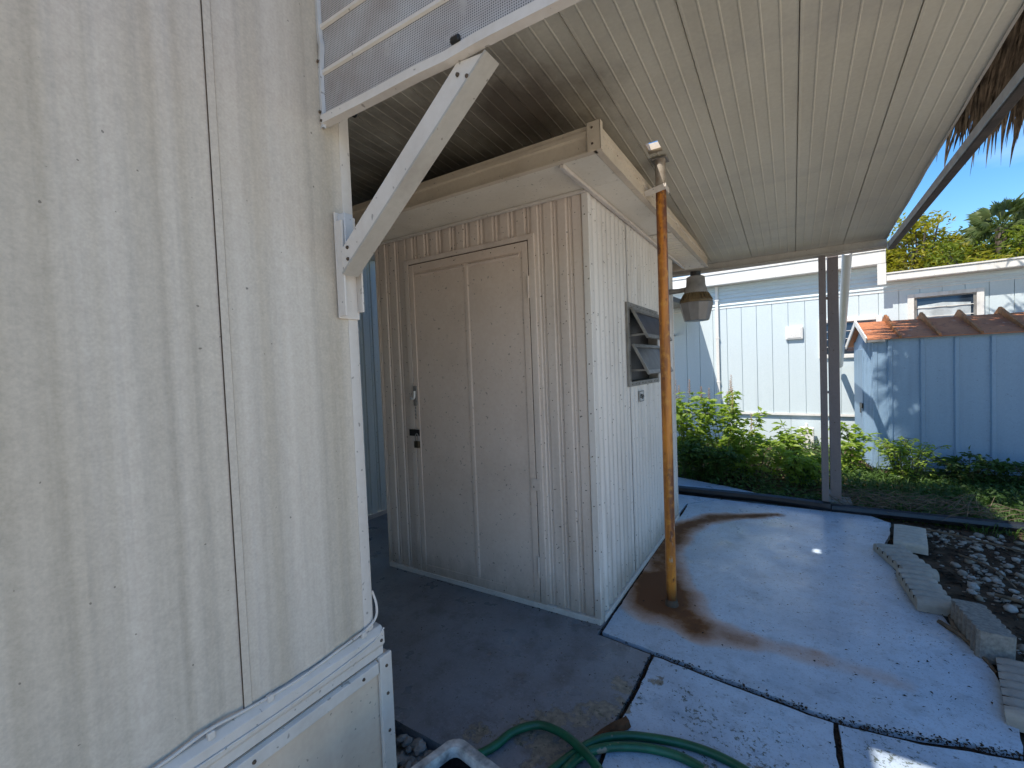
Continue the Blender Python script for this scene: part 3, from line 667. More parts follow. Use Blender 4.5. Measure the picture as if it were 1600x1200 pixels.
# door surround and door
for x0, x1, z0, z1 in ((-1.992, -1.958, .0, 1.925), (-1.124, -1.090, .0, 1.925), (-1.958, -1.124, 1.899, 1.925)):
    MB().box(x0, x1, SY0 - .010, SY0 + .02, z0, z1).build('door_frame', 'shed', sh, bevel=.002)
D0, D1 = -1.953, -1.130
MB().box(D0, D1, SY0 - .003, SY0 + .02, .015, 1.893).build('door', 'door', sh)
door = [o for o in col.objects if o.name.startswith('door') and o.name.split('.')[0] == 'door'][0]
for x0, x1, z0, z1 in ((D0, D0 + .034, .015, 1.893), (D1 - .034, D1, .015, 1.893)):
    MB().box(x0, x1, SY0 - .009, SY0 - .003, z0, z1).build('door_stile', 'door', door, bevel=.0025)
for z0, z1 in ((.015, .075), (1.845, 1.893)):
    MB().box(D0 + .0345, D1 - .0345, SY0 - .0085, SY0 - .003, z0, z1).build('door_rail', 'door', door, bevel=.0025)
MB().box(D0 - .005, D1 + .006, SY0 - .0024, SY0 + .0, .012, 1.8985).build('door_gap', 'screw', door)
c = MB(); c.prism([(-1.545, SY0 - .003, .076), (-1.537, SY0 - .0065, .076), (-1.519, SY0 - .0065, .076), (-1.511, SY0 - .003, .076)], (0, 0, 1.768)); c.build('centre_strip', 'door', door, bevel=.0015)
fold = MB(); fold.prism([(D0 + .045, SY0 - .003, 1.835), (D0 + .045, SY0 - .016, 1.829), (D0 + .045, SY0 - .003, 1.822)], (.37, 0, .0)); fold.prism([(-1.51, SY0 - .003, 1.84), (-1.51, SY0 - .016, 1.833), (-1.51, SY0 - .003, 1.822)], (.33, 0, 0)); fold.build('drip_fold', 'door', door)
for z in (.22, 1.66): MB().tube([(D1 + .003, SY0 - .016, z - .055), (D1 + .003, SY0 - .016, z + .055)], .006, 8).build('hinge', 'shed', door)
MB().box(D1 - .02, D1 + .03, SY0 - .016, SY0 - .0135, .62, .68).build('hinge_plate', 'shed', door)
MB().box(D0 + .003, D0 + .03, SY0 - .024, SY0 - .0135, 1.05, 1.17).build('latch_plate', 'lamp_body', door, bevel=.003)
hk = MB(); hk.tube(sm([(D0 - .012, SY0 - .026, 1.10), (D0 + .0, SY0 - .034, 1.09), (D0 + .024, SY0 - .036, 1.10), (D0 + .026, SY0 - .034, 1.14)]), .006, 8); hk.build('latch_hook', 'pvc', door, smooth=True)
chn = MB()
for i in range(4): chn.tube([(D0 + .018, SY0 - .022 - .003 * (i % 2), 1.045 - .02 * i), (D0 + .019, SY0 - .022, 1.028 - .02 * i)], .004, 6)
chn.build('latch_chain', 'steel', door)
MB().box(D0 - .045, D0 + .035, SY0 - .022, SY0 - .0135, .865, .905).build('hasp', 'dark_metal', sh, bevel=.002)
pl = thing('padlock', (D0 + .022, SY0 - .03, .79), 'small dark padlock hanging from the hasp on the white shed door', 'padlock')
MB().box(D0 + .004, D0 + .042, SY0 - .038, SY0 - .020, .795, .838).build('lock_body', 'brass', pl, bevel=.005)
MB().tube(sm([(D0 + .012, SY0 - .029, .836), (D0 + .012, SY0 - .029, .868), (D0 + .023, SY0 - .029, .882), (D0 + .034, SY0 - .029, .868), (D0 + .034, SY0 - .029, .836)]), .0035, 8).build('shackle', 'steel', pl, smooth=True)
MB().box(SX0, SX1, SY0 - .012, SY0 + .02, .0, .028).build('sill_strip', 'trim', sh, bevel=.002)
# right hand wall with louvre opening
def side(y0, y1, z0, z1, off=0):
    m = MB(); m.extr([(SX1 + d + off, y, z0) for y, d in rib_profile(y0, y1, .066, SIDESEQ)], (0, 0, z1 - z0)); return m.build('wall_panel', 'shed_side', sh, smooth=True)
side(SY0 + .006, 2.565, .028, SZ); side(2.567, 3.20, .028, 1.125, .002); side(2.567, 3.20, 1.60, SZ, .002); side(3.202, SY1, .028, SZ)
MB().box(SX1 - .03, SX1 + .004, SY0 - .0065, SY0 + .028, .0, SZ).build('corner_trim', 'shed_side', sh, bevel=.003)
MB().box(SX1 - .03, SX1 + .004, SY1 - .02, SY1 + .006, .0, SZ).build('corner_trim', 'shed_side', sh, bevel=.003)
MB().box(SX1 - .012, SX1 + .010, SY0 + .03, SY1, .0, .026).build('sill_strip', 'trim', sh, bevel=.003)
MB().box(SX0, SX1 - .01, SY1, SY1 + .02, 0, SZ).build('back_wall', 'shed', sh)
MB().box(SX0 - .012, SX0 - .0, SY0, SY1, 0, SZ).build('end_wall', 'shed', sh)
sc = MB()
def dome(mb, p, n, r=.0035):
    n = Vector(n); o = len(mb.v); mb.lathe((0, 0, 0), [(r, 0), (r * .8, r * .5), (r * .2, r * .7)], 7); q = Vector((0, 0, 1)).rotation_difference(n)
    for i in range(o, len(mb.v)): mb.v[i] = tuple(q @ Vector(mb.v[i]) + Vector(p))
for i in range(9):
    z = .12 + .23 * i
    dome(sc, (SX1 - .016, SY0 - .0065, z + random.uniform(-.02, .02)), (0, -1, 0)); dome(sc, (SX1 + .004, SY0 + .016, z), (1, 0, 0))
for y in (2.10, 2.24, 2.40, 2.555, 2.9, 3.19, 3.45):
    for z in (.1, .6, 1.0, 1.45, 1.95): dome(sc, (SX1 + .001, y + random.uniform(-.01, .01), z + random.uniform(-.06, .06)), (1, 0, 0), .003)
for x in (-2.2, -2.12, -2.0, -1.975, -1.08, -1.02, -.93):
    for z in (.09, .35, .75, 1.1, 1.5, 1.85): dome(sc, (x, SY0 - .011 if -1.99 < x < -1.96 or -1.1 < x < -1.07 else SY0 - .001, z + random.uniform(-.05, .05)), (0, -1, 0), .003)
for x in (-1.85, -1.6, -1.35, -1.2): dome(sc, (x, SY0 - .012, 1.87), (0, -1, 0)); dome(sc, (x, SY0 - .012, .045), (0, -1, 0))
tag(sc.build('screws', 'screw', sh), None, None, None, 'stuff')
# louvre window
wn = MB()
for y0, y1, z0, z1 in ((2.525, 2.560, 1.12, 1.605), (3.165, 3.20, 1.12, 1.605), (2.560, 3.165, 1.57, 1.605), (2.560, 3.165, 1.12, 1.148)): wn.box(SX1 - .05, SX1 + .014, y0, y1, z0, z1)
win = wn.build('louvre_window', 'steel', sh, bevel=.002)
scr = MB()
for i in range(9): dome(scr, (SX1 + .0145, 2.57 + .07 * i, 1.588), (1, 0, 0), .004); dome(scr, (SX1 + .0145, 2.57 + .07 * i, 1.133), (1, 0, 0), .004)
for i in range(6): dome(scr, (SX1 + .0145, 2.542, 1.16 + .08 * i), (1, 0, 0), .004)
tag(scr.build('window_screws', 'screw', win), None, None, None, 'stuff')
MB().box(SX1 - .055, SX1 - .052, 2.53, 3.19, 1.13, 1.60).build('insect_screen', 'dark_metal', win)
for zt, zb, mm in ((1.566, 1.372, 'frost'), (1.362, 1.165, 'frost_low')):
    L = zt - zb; an = R(27); top = Vector((SX1 + .016, 0, zt)); dn = Vector((math.sin(an), 0, -math.cos(an))); nn = Vector((math.cos(an), 0, math.sin(an)))
    fr = MB(); ya, yb = 2.566, 3.16
    def slabq(mb, y0, y1, s0, s1, t): mb.prism([top + dn * s0 + Vector((0, y0, 0)), top + dn * s1 + Vector((0, y0, 0)), top + dn * s1 + Vector((0, y0, 0)) + nn * t, top + dn * s0 + Vector((0, y0, 0)) + nn * t], (0, y1 - y0, 0))
    for y0, y1, s0, s1 in ((ya, ya + .022, 0, L), (yb - .022, yb, 0, L), (ya + .022, yb - .022, 0, .02), (ya + .022, yb - .022, L - .024, L)): slabq(fr, y0, y1, s0, s1, .014)
    fo = fr.build('sash_frame', 'steel', win, bevel=.0015)
    gl = MB(); slabq(gl, ya + .022, yb - .022, .02, L - .024, .006); gl.build('pane', mm, win)
    op = MB(); op.bar((SX1 - .01, ya + .03, zt - .15), tuple(top + dn * (L - .03) + Vector((0, ya + .03, 0))), .006, .012); op.build('opener_arm', 'steel', win)
MB().box(SX1 + .006, SX1 + .034, 2.55, 3.18, 1.566, 1.578).build('rain_hood', 'steel', win)
pt = MB().box(SX1 + .004, SX1 + .006, 2.735, 2.83, 1.015, 1.085); plate = pt.build('number_plate', 'plate', sh)
ik = MB()
for y0, y1, z0, z1 in ((2.738, 2.742, 1.018, 1.082), (2.823, 2.827, 1.018, 1.082), (2.743, 2.822, 1.018, 1.021), (2.743, 2.822, 1.079, 1.082)): ik.box(SX1 + .0062, SX1 + .0072, y0, y1, z0, z1)
ik.tube([(SX1 + .007, 2.765 + .012 * math.cos(t), 1.052 + .012 * math.sin(t)) for t in [i * .5 for i in range(14)]], .002, 5)
ik.tube([(SX1 + .007, 2.792 + .012 * math.cos(t), 1.046 + .014 * math.sin(t)) for t in [i * .5 for i in range(14)]], .002, 5)
ik.tube(sm([(SX1 + .007, 2.75, 1.04), (SX1 + .007, 2.78, 1.062), (SX1 + .007, 2.80, 1.035), (SX1 + .007, 2.816, 1.056)]), .0015, 5)
ik.build('plate_marks', 'ink', plate)
# roof
RX0, RX1, RY0, RY1 = -2.55, -.607, 1.67, 4.30
rf = MB().box(RX0 + .02, RX1 - .02, RY0 + .02, RY1 - .02, 2.150, 2.172); roof = rf.build('shed_roof', 'fascia', sh)
def fascia_piece(mb, axis, c, a0, a1, sgn):
    pr_ = [(0, 2.072), (.016, 2.072), (.016, 2.078), (.004, 2.082), (.004, 2.136), (.012, 2.142), (.012, 2.158), (.006, 2.162), (.006, 2.178), (-.012, 2.178), (-.012, 2.072)]
    if axis == 'x': mb.prism([(a0, c + sgn * o_, z) for o_, z in pr_], (a1 - a0, 0, 0))
    else: mb.prism([(c + sgn * o_, a0, z) for o_, z in pr_], (0, a1 - a0, 0))
for ax, c, a0, a1, s_ in (('x', RY0 + .016, RX0, RX1 - .017, -1), ('y', RX1 - .016, RY0 + .002, RY1, 1), ('x', RY1 - .016, RX0, RX1 - .017, 1)):
    q = MB(); fascia_piece(q, ax, c, a0, a1, s_); q.build('fascia', 'fascia', roof)
MB().box(RX1 - .05, RX1 + .003, RY0 - .003, RY0 + .0, 2.074, 2.182).build('corner_cap', 'fascia', roof)
MB().box(RX1 + .001, RX1 + .004, RY0 - .003, RY0 + .022, 2.074, 2.182).build('corner_cap', 'fascia', roof)
q = MB()
for z in (2.16, 2.10): dome(q, (RX1 - .03, RY0 - .003, z), (0, -1, 0), .005)
for i in range(9): dome(q, (RX1 + .001, RY0 + .2 + .28 * i, 2.12), (1, 0, 0), .003)
tag(q.build('screws', 'screw', roof), None, None, None, 'stuff')
MB().box(RX0, RX1 - .03, RY0 + .03, 2.0, 2.074, 2.084).build('soffit', 'soffit', roof)
q = MB(); q.box(SX1 + .006, RX1 - .03, 2.002, 2.98, 2.074, 2.084); q.build('soffit', 'soffit', roof)
q = MB(); q.extr([(SX1 + .004, y, 2.082 + d) for y, d in rib_profile(2.98, RY1 - .03, .075, [(0, 0), (.3, 0), (.45, -.012), (.75, -.012), (.9, 0)])], (RX1 - .03 - SX1 - .004, 0, 0)); q.build('soffit', 'soffit', roof)
q = MB(); q.box(SX0, SX1, SY0, SY1, 2.12, 2.13); q.build('shed_ceiling', 'shed', roof)
MB().box(SX1 + .005, SX1 + .026, 1.70, SY1 + .4, 2.056, 2.0725).build('wall_top_trim', 'trim', sh, bevel=.003)
MB().box(SX0, SX1 - .0, SY0 - .022, SY0 - .004, 2.058, 2.0725).build('wall_top_trim', 'trim', sh, bevel=.003)

# ================================================================== RUSTY POLE
rp_ = thing('rusty_pole', (-.548, 2.35, 0), 'orange rusted round steel pole standing beside the white shed', 'pole')
MB().tube([(-.548, 2.35, .0), (-.547, 2.35, .5), (-.546, 2.35, 1.2), (-.545, 2.35, 2.262)], .0255, 20).build('pole_shaft', 'rustpole', rp_, smooth=True)
MB().lathe((-.548, 2.35, 0), [(.034, 0), (.032, .012), (.027, .03)], 16).build('pole_foot', 'screw', rp_)
st = MB(); st.bar((RX1 - .01, 2.318, 2.10), (-.518, 2.318, 2.118), .004, .03); st.bar((-.515, 2.316, 2.118), (-.515, 2.385, 2.112), .004, .03); st.build('wall_strap', 'trim', rp_)
MB().box(-.585, -.51, 2.33, 2.40, 2.262, 2.272).build('cap_plate', 'steel', rp_, bevel=.002)

# ================================================================== YARD LAMP
la = thing('yard_lamp', (-.60, 3.52, 1.53), 'grey dusk to dawn lamp with frosted lens on shed wall arm', 'lamp')
LX, LY = -.585, 3.50
MB().tube([(SX1 + .008, LY, 1.775), (-.70, LY, 1.775), (LX, LY, 1.785)], [.022, .018, .018], 10).build('arm', 'lamp_body', la, smooth=True)
MB().box(SX1 + .003, SX1 + .014, LY - .05, LY + .05, 1.72, 1.84).build('mount_plate', 'lamp_body', la, bevel=.004)
MB().lathe((LX, LY, 0), [(.082, 1.735), (.077, 1.77), (.066, 1.80), (.062, 1.86), (.045, 1.868)], 24).build('housing', 'lamp_body', la, smooth=True)
MB().lathe((LX, LY, 0), [(.036, 1.866), (.036, 1.90), (.024, 1.904)], 16).build('photocell', 'dark_metal', la, smooth=True)
q = MB(); n = 32
q.lathe((LX, LY, 0), [(.112, 1.675), (.110, 1.69), (.083, 1.742), (.078, 1.745)], 32)
for k in range(0, 32): q.bar((LX + .111 * math.cos(k * math.pi / 16), LY + .111 * math.sin(k * math.pi / 16), 1.692), (LX + .084 * math.cos(k * math.pi / 16), LY + .084 * math.sin(k * math.pi / 16), 1.743), .004, .004)
q.build('reflector_skirt', 'lamp_skirt', la)
MB().lathe((LX, LY, 0), [(.080, 1.545), (.086, 1.548), (.116, 1.668), (.114, 1.674)], 10).build('lens', 'lens', la)

# ================================================================== CURB AND EDGING BLOCKS
cu = MB()
pts = sm([(-1.9, 4.46, .03), (-.95, 4.45, .03), (-.2, 4.448, .032), (.20, 4.41, .03), (.23, 4.41, .028)], 5)
for a, b_ in zip(pts, pts[1:]): pass
cu.tube(pts, .040, 8); cb = cu.build('edging_pipe', 'black_pipe', smooth=True); tag(cb, 'black plastic pipe lying along the far edge of the patio behind the rusty pole', 'pipe', 'black pipes along the patio edge')
cu = MB(); cu.tube(sm([(.25, 4.405, .022), (.7, 4.42, .02), (1.3, 4.44, .018), (2.6, 4.5, .016)], 5), .036, 8); tag(cu.build('edging_pipe', 'black_pipe', smooth=True), 'black plastic pipe running right from the carport post into the weeds', 'pipe', 'black pipes along the patio edge')

def block_mesh(L, W, H, n=6):
    """scalloped edging block lying flat: n rounded ridges stacked along y, running along x"""
    prof = [(0, 0)]; r = L / n
    for i in range(n):
        for k in range(9):
            t = math.pi * k / 8; prof.append((r * (i + .5) - r * .49 * math.cos(t), H - .027 + .027 * math.sin(t)))
        if i < n - 1: prof.append((r * (i + 1), H - .034))
    prof.append((L, 0)); m = MB(); N_ = 7
    for q in range(N_):
        x = -W / 2 + W * q / (N_ - 1); e_ = .004 if q in (0, N_ - 1) else 0
        for y, z in prof: m.v.append((x, y - L / 2 + .001 * noise.noise(Vector((x * 30, y * 30, z * 30 + L * 99))), max(0, z - e_) + 0))
    K = len(prof)
    for q in range(N_ - 1):
        for k in range(K): a = q * K + k; b_ = q * K + (k + 1) % K; m.f.append((a, b_, b_ + K, a + K))
    m.f += [tuple(reversed(range(K))), tuple((N_ - 1) * K + k for k in range(K))]
    m.grooves = [(r * i - L / 2, H - .0155, W) for i in range(1, n)]
    return m
def place_block(m, mat, corner, rz, tilt, label, bev=0):
    o = m.build('edging_block', mat, bevel=bev); o.location = corner; o.rotation_euler = (tilt[0], tilt[1], rz)
    if hasattr(m, 'grooves'):
        gd = MB()
        for y, z, W in m.grooves: gd.box(-W / 2 - .0005, W / 2 + .0005, y - .007, y + .007, z - .012, z + .002 * random.random())  # dark strips set low between the ridges
        q = gd.build('groove_fill', 'joint', o, org=None); q['kind'] = 'stuff'
    tag(o, label, 'edging block', 'scalloped concrete edging blocks beside the patio'); return o
place_block(block_mesh(.40, .165, .06, 7), 'block_pale', (.645, 3.875, -.004), R(-9), (0, 0), 'palest scalloped concrete edging block, farthest one, lying by the black pipe')
place_block(block_mesh(.42, .155, .055, 6), 'block', (.540, 3.43, .002), R(12), (R(-1.5), R(1)), 'scalloped concrete block lying flat between the palest block and the overlapping one')
place_block(block_mesh(.37, .145, .062, 6), 'block', (.555, 3.02, .004), R(4), (R(1.5), R(1.5)), 'scalloped concrete block lying flat just behind the upright block')
# upright block: scalloped outline seen from above, standing on edge
ub = MB(); n = 7; L = .31; W = .070; H = .125; out = []
for i in range(n):
    r_ = L / n
    for k in range(6): t = math.pi * k / 5; out.append((-W / 2 - .024 * math.sin(t), -L / 2 + r_ * (i + .5) - r_ / 2 * math.cos(t)))
for i in reversed(range(n)):
    for k in range(6): t = math.pi * k / 5; out.append((W / 2 + .024 * math.sin(t), -L / 2 + r_ * (i + .5) + r_ / 2 * math.cos(t)))
ub.prism([(x, y, 0) for x, y in reversed(out)], (0, 0, H))
place_block(ub, 'block_rough', (.668, 2.655, -.02), R(3), (R(-2), R(3)), 'rough scalloped concrete block standing upright on edge in the soil')
place_block(block_mesh(.42, .17, .06, 7), 'block', (.715, 2.27, -.008), R(-12), (R(-2), R(-6)), 'nearest scalloped concrete block, partly cut off at the right edge')

# ================================================================== HOSE, POT, BARK, TWIGS
ho = MB()
ho.tube(sm([(-1.0, .85, .013), (-.93, 1.02, .013), (-.855, 1.15, .014), (-.825, 1.24, .016), (-.765, 1.305, .018), (-.685, 1.31, .022), (-.60, 1.275, .035), (-.53, 1.235, .040), (-.44, 1.17, .03), (-.36, 1.05, .014), (-.35, .9, .013), (-.45, .8, .013), (-.62, .88, .013), (-.67, 1.05, .013), (-.64, 1.19, .013),
            (-.575, 1.335, .014), (-.50, 1.405, .014), (-.42, 1.442, .014), (-.31, 1.472, .014), (-.20, 1.475, .014), (-.09, 1.44, .014), (0, 1.35, .014), (.03, 1.2, .014), (-.08, 1.02, .014), (-.3, .95, .014), (-.55, 1.02, .014), (-.61, 1.13, .015), (-.595, 1.25, .016), (-.54, 1.325, .016), (-.46, 1.378, .015), (-.38, 1.408, .014), (-.30, 1.415, .014), (-.22, 1.392, .014), (-.13, 1.33, .014), (-.1, 1.2, .014), (-.2, 1.0, .014)], 7), .0135, 10)
tag(ho.build('garden_hose', 'hose', smooth=True), 'green garden hose coiled on the concrete in the foreground', 'hose')
pot = thing('square_planter', (-.72, .78, -.05), 'chalky white square planter of black soil cut off at the bottom edge', 'planter')
c0 = Vector((-.760, .876, 0)); e1 = Vector((-.255, -.967, 0)); e2 = Vector((.967, -.255, 0))
e2 = Vector((.985, -.17, 0)); W = .25
def ring(off, z, s=1.0, rr=.03):
    cs = [(off, off), (W - off, off), (W - off, W - off), (off, W - off)]; out = []
    ctr = (W / 2, W / 2)
    for i, (a, b_) in enumerate(cs):
        sx, sy = (1 if a < W / 2 else -1), (1 if b_ < W / 2 else -1)
        ang0 = {(1, 1): 180, (-1, 1): 270, (-1, -1): 0, (1, -1): 90}[(sx, sy)]
        for k in range(4):
            t = R(ang0 + 30 * k); u_ = a + sx * rr + rr * math.cos(t); v_ = b_ + sy * rr + rr * math.sin(t)
            u_ = ctr[0] + (u_ - ctr[0]) * s; v_ = ctr[1] + (v_ - ctr[1]) * s
            p = c0 + e1 * u_ + e2 * v_; out.append((p.x, p.y, z + .003 * noise.noise(p * 30)))
    return out
pm = MB(); rings = [ring(.0, -.03, .78), ring(.0, .255, .97), ring(-.003, .258, 1.0), ring(-.003, .296, 1.0), ring(.002, .300, 1.0), ring(.022, .300, 1.0, .02), ring(.025, .296, 1.0, .018), ring(.028, .20, .97, .018)]
for r_ in rings: pm.v += r_
for i in range(len(rings) - 1):
    for k in range(16): a = i * 16 + k; b_ = i * 16 + (k + 1) % 16; pm.f.append((a, a + 16, b_ + 16, b_))
pm.build('pot', 'pot', pot, smooth=True)
so = MB(); so.poly(list(reversed(ring(.024, .276, .99, .018)))); so.build('soil', 'potting', pot)
bk = MB(); L = [(-.59, 1.355), (-.565, 1.40), (-.54, 1.435), (-.515, 1.462), (-.505, 1.478)]
for i, (x, y) in enumerate(L):
    wd = (.003, .012, .018, .020, .016)[i]; h = (.005, .012, .018, .022, .026)[i]
    bk.v += [(x - wd, y + wd * .6, .004), (x - wd * .4, y + wd * .3, h), (x + wd * .5, y - wd * .3, h * .8), (x + wd, y - wd * .6, .004)]
for i in range(4):
    for k in range(4): a = i * 4 + k; b_ = i * 4 + (k + 1) % 4; bk.f.append((a, b_, b_ + 4, a + 4))
bk.f += [(3, 2, 1, 0), (16, 17, 18, 19)]
tag(bk.build('bark_piece', 'bark', bevel=.003), 'curled brown piece of palm bark behind the green hose', 'bark')
tw = [((.56, 2.76), (.62, 2.60), (.655, 2.42), .012), ((.62, 2.86), (.60, 2.72), (.63, 2.55), .011), ((.86, 3.2), (1.2, 3.05), (1.7, 3.1), .010), ((.78, 4.2), (1.0, 4.05), (1.3, 3.9), .009), ((.85, 3.75), (.95, 3.55), (.98, 3.35), .007), ((.9, 2.75), (1.25, 2.9), (1.6, 2.85), .008)]
TL = ['dry brown twig lying between the flat blocks and the upright block', 'weathered palm strip lying against the upright block', 'long dry twig lying across the middle of the pebbles', 'brown stick beside the palest block at the back of the pebbles', 'short curved twig among pebbles right of the second flat block', 'thin dry twig in the pebbles behind the nearest block']
for (a, b_, c_, r_), lb in zip(tw, TL):
    t = MB().tube(sm([(a[0], a[1], .0), (b_[0], b_[1], .012), (c_[0], c_[1], -.005)], 5), [r_ * (1 - .5 * i / 10) for i in range(11)], 6)
    tag(t.build('twig', 'twig', smooth=True), lb, 'twig', 'dry twigs among the pebbles')
dg = MB()
for k in range(160):
    x = random.uniform(.3, 1.25); y = random.uniform(4.45, 4.85); a = random.uniform(0, 6.3); l = random.uniform(.12, .45)
    p = Vector((x, y, random.uniform(.0, .06))); q = p + Vector((math.cos(a) * l, math.sin(a) * l * .6, random.uniform(-.02, .09)))
    dg.tube([p, p.lerp(q, .5) + Vector((0, 0, random.uniform(.0, .05))), q], [.003, .0025, .001], 4)
tag(dg.build('dry_stalks', 'twig'), 'heap of dry stalks behind the black pipe', None, None, 'stuff')

# ================================================================== SMALL METAL SHED (right)
ms = thing('metal_shed', (.785, 6.5, 0), 'low pale blue metal shed with rusty orange roof at the right', 'shed', None, R(5.5), True)
LW, DW, EH, RH = 3.2, .95, 1.42, 1.64
# long wall panels with ribs
xs = [0, .14, .42, .70, .985, 1.27, 1.56, 1.85, 2.15, 2.45, 2.75, 3.05, 3.2]
m_ = None
for a, b_ in zip(xs, xs[1:]): MB().box(a + .0, b_ - .0008, 0, .012, -.05, EH).build('wall_panel', 'mshed', ms)
for x in xs[1:-1]:
    q = MB(); q.prism([(x - .026, -.0005, -.05), (x - .016, -.020, -.05), (x + .016, -.020, -.05), (x + .026, -.0005, -.05)], (0, 0, EH + .03)); q.build('wall_rib', 'mshed', ms)
MB().box(-.012, .03, -.008, .02, -.05, EH).build('corner_post', 'mshed', ms, bevel=.004)
# gable end: ribbed wall, door, triangular gable
q = MB(); q.extr([(-.004 - d, y, -.05) for y, d in rib_profile(.02, .40, .06, [(0, 0), (.35, 0), (.5, .012), (.8, .012), (.95, 0)])], (0, 0, EH + .05)); q.build('gable_wall', 'mshed', ms)
q = MB(); q.box(-.006, .004, .402, .93, -.05, EH); q.build('gable_wall', 'mshed', ms)
q = MB(); q.box(-.018, -.007, .44, .86, .02, 1.32); dr = q.build('door', 'mshed', ms, bevel=.003)
MB().box(-.03, -.0185, .42, .54, .60, .66).build('hasp', 'dark_metal', dr)
MB().box(-.036, -.0305, .46, .50, .54, .60).build('lock', 'dark_metal', dr)
q = MB(); q.prism([(-.004, 0, EH), (-.004, DW, EH - .05), (-.004, DW / 2, RH - .01)], (.01, 0, 0)); q.build('gable', 'mshed', ms)
q = MB(); q.box(-.007, -.0045, .44, .51, EH + .045, EH + .115); q.build('gable_vent', 'dark_metal', ms)
q = MB()
q.bar((-.075, -.045, EH - .010), (-.075, DW / 2, RH + .010), .012, .06); q.bar((-.075, DW / 2, RH + .010), (-.075, DW + .06, EH - .06), .012, .06); q.build('gable_trim', 'house_trim', ms)
q = MB(); q.box(-.068, .09, -.060, -.02, EH - .035, EH - .003); q.build('eave_cap', 'steel', ms, bevel=.004)
bx = [-.07, .22, .55, .88, 1.22, 1.58, 1.95, 2.35, 2.75, 3.25]
for a, b_ in zip(bx, bx[1:]):
    q = MB(); q.add([(a, -.06, EH - .004), (b_, -.06, EH - .004), (b_, DW / 2, RH), (a, DW / 2, RH), (a, -.06, EH + .004), (b_, -.06, EH + .004), (b_, DW / 2, RH + .008), (a, DW / 2, RH + .008)],
                    [(3, 2, 1, 0), (4, 5, 6, 7), (0, 1, 5, 4), (1, 2, 6, 5), (2, 3, 7, 6), (3, 0, 4, 7)]); q.build('roof_sheet', 'rustroof', ms)
    q = MB(); q.add([(a, DW / 2 + .001, RH), (b_, DW / 2 + .001, RH), (b_, DW + .07, EH - .06), (a, DW + .07, EH - .06), (a, DW / 2 + .001, RH + .008), (b_, DW / 2 + .001, RH + .008), (b_, DW + .07, EH - .052), (a, DW + .07, EH - .052)],
                    [(3, 2, 1, 0), (4, 5, 6, 7), (0, 1, 5, 4), (1, 2, 6, 5), (2, 3, 7, 6), (3, 0, 4, 7)]); q.build('roof_sheet', 'rustroof', ms)
for x in bx[1:-1]:
    q = MB(); q.prism([(x - .013, -.065, EH + .005), (x - .013, DW / 2, RH + .004), (x - .013, DW / 2, RH + .085), (x - .013, -.065, EH + .030)], (.026, 0, 0)); q.build('roof_batten', 'rustbatten', ms, bevel=.003)
    q = MB(); q.prism([(x - .013, DW / 2 + .001, RH + .004), (x - .013, DW + .07, EH - .055), (x - .013, DW + .07, EH - .03), (x - .013, DW / 2 + .001, RH + .085)], (.026, 0, 0)); q.build('roof_batten', 'rustbatten', ms, bevel=.003)
    q = MB(); q.box(x + .02, x + .032, DW / 2 - .01, DW / 2 + .01, RH + .008, RH + .06); q.build('ridge_clip', 'steel', ms)
MB().box(.03, LW, DW - .012, DW, -.05, EH - .06).build('wall_panel', 'mshed', ms)
MB().box(LW, LW + .012, 0, DW, -.05, EH - .06).build('wall_panel', 'mshed', ms)

# ================================================================== NEIGHBOUR MOBILE HOME
P0 = (-.083, 7.839, 0)
nh = thing('neighbour_home', P0, 'long white mobile home across the yard with two windows behind the shrubs', 'mobile home', None, math.atan2(-.07, .9975), True)
def hp(s0, s1, z0, z1, nm='siding_panel', mat='house', y0=0, y1=.02, bev=0): return MB().box(s0, s1, y0, y1, z0, z1).build(nm, mat, nh, bevel=bev)
s = -4.3 + .19; W1 = (1.40, 2.04, 1.46, 1.98); W2 = (.44, 1.085, 1.26, 1.74)
edges = []
while s < 6: edges.append(s); s += .2075
for a, b_ in zip(edges, edges[1:]):
    a_, b2 = a + .0035, b_ - .0035
    spans = [(.43, 2.082)]
    for (wa, wb, za, zb) in (W1, W2):
        if b2 > wa and a_ < wb:
            spans = [(.43, za), (zb, 2.082)]
            if a_ < wa: hp(a_, wa, za, zb)
            if b2 > wb: hp(wb, b2, za, zb)
            a3, b3 = a_, b2
    for z0, z1 in spans: hp(a_, b2, z0, z1)
MB().box(-4.1, W2[0], .012, .03, .43, 2.6).build('wall_backing', 'house', nh); MB().box(W1[1], 5.9, .012, .03, .43, 2.2).build('wall_backing', 'house', nh); MB().box(W2[1], W1[0], .012, .03, .43, 2.2).build('wall_backing', 'house', nh)
for wa, wb, za, zb in (W1, W2): MB().box(wa, wb, .012, .03, .43, za).build('wall_backing', 'house', nh); MB().box(wa, wb, .012, .03, zb, 2.3).build('wall_backing', 'house', nh)
q = MB(); q.extr([(-4.1, -.004 - d, z) for z, d in rib_profile(2.082, 2.45, .058, [(0, 0), (.35, .002), (.5, .010), (.7, .010), (.9, .002)])], (5.25, 0, 0)); q.build('upper_siding', 'house', nh, smooth=True)
q = MB(); q.extr([(1.15, -.004 - d, z) for z, d in rib_profile(2.082, 2.24, .058, [(0, 0), (.35, .002), (.5, .010), (.7, .010), (.9, .002)])], (4.75, 0, 0)); q.build('upper_siding', 'house', nh, smooth=True)
MB().box(-4.1, 5.9, -.006, .02, 2.072, 2.0815).build('siding_band', 'house_trim', nh)
q = MB().box(-4.1, 1.15, -.16, .0, 2.43, 2.60); q.build('roof_fascia', 'house_trim', nh, bevel=.01)
q = MB().box(1.152, 5.9, -.16, .0, 2.195, 2.285); q.build('roof_fascia', 'house_trim', nh, bevel=.01)
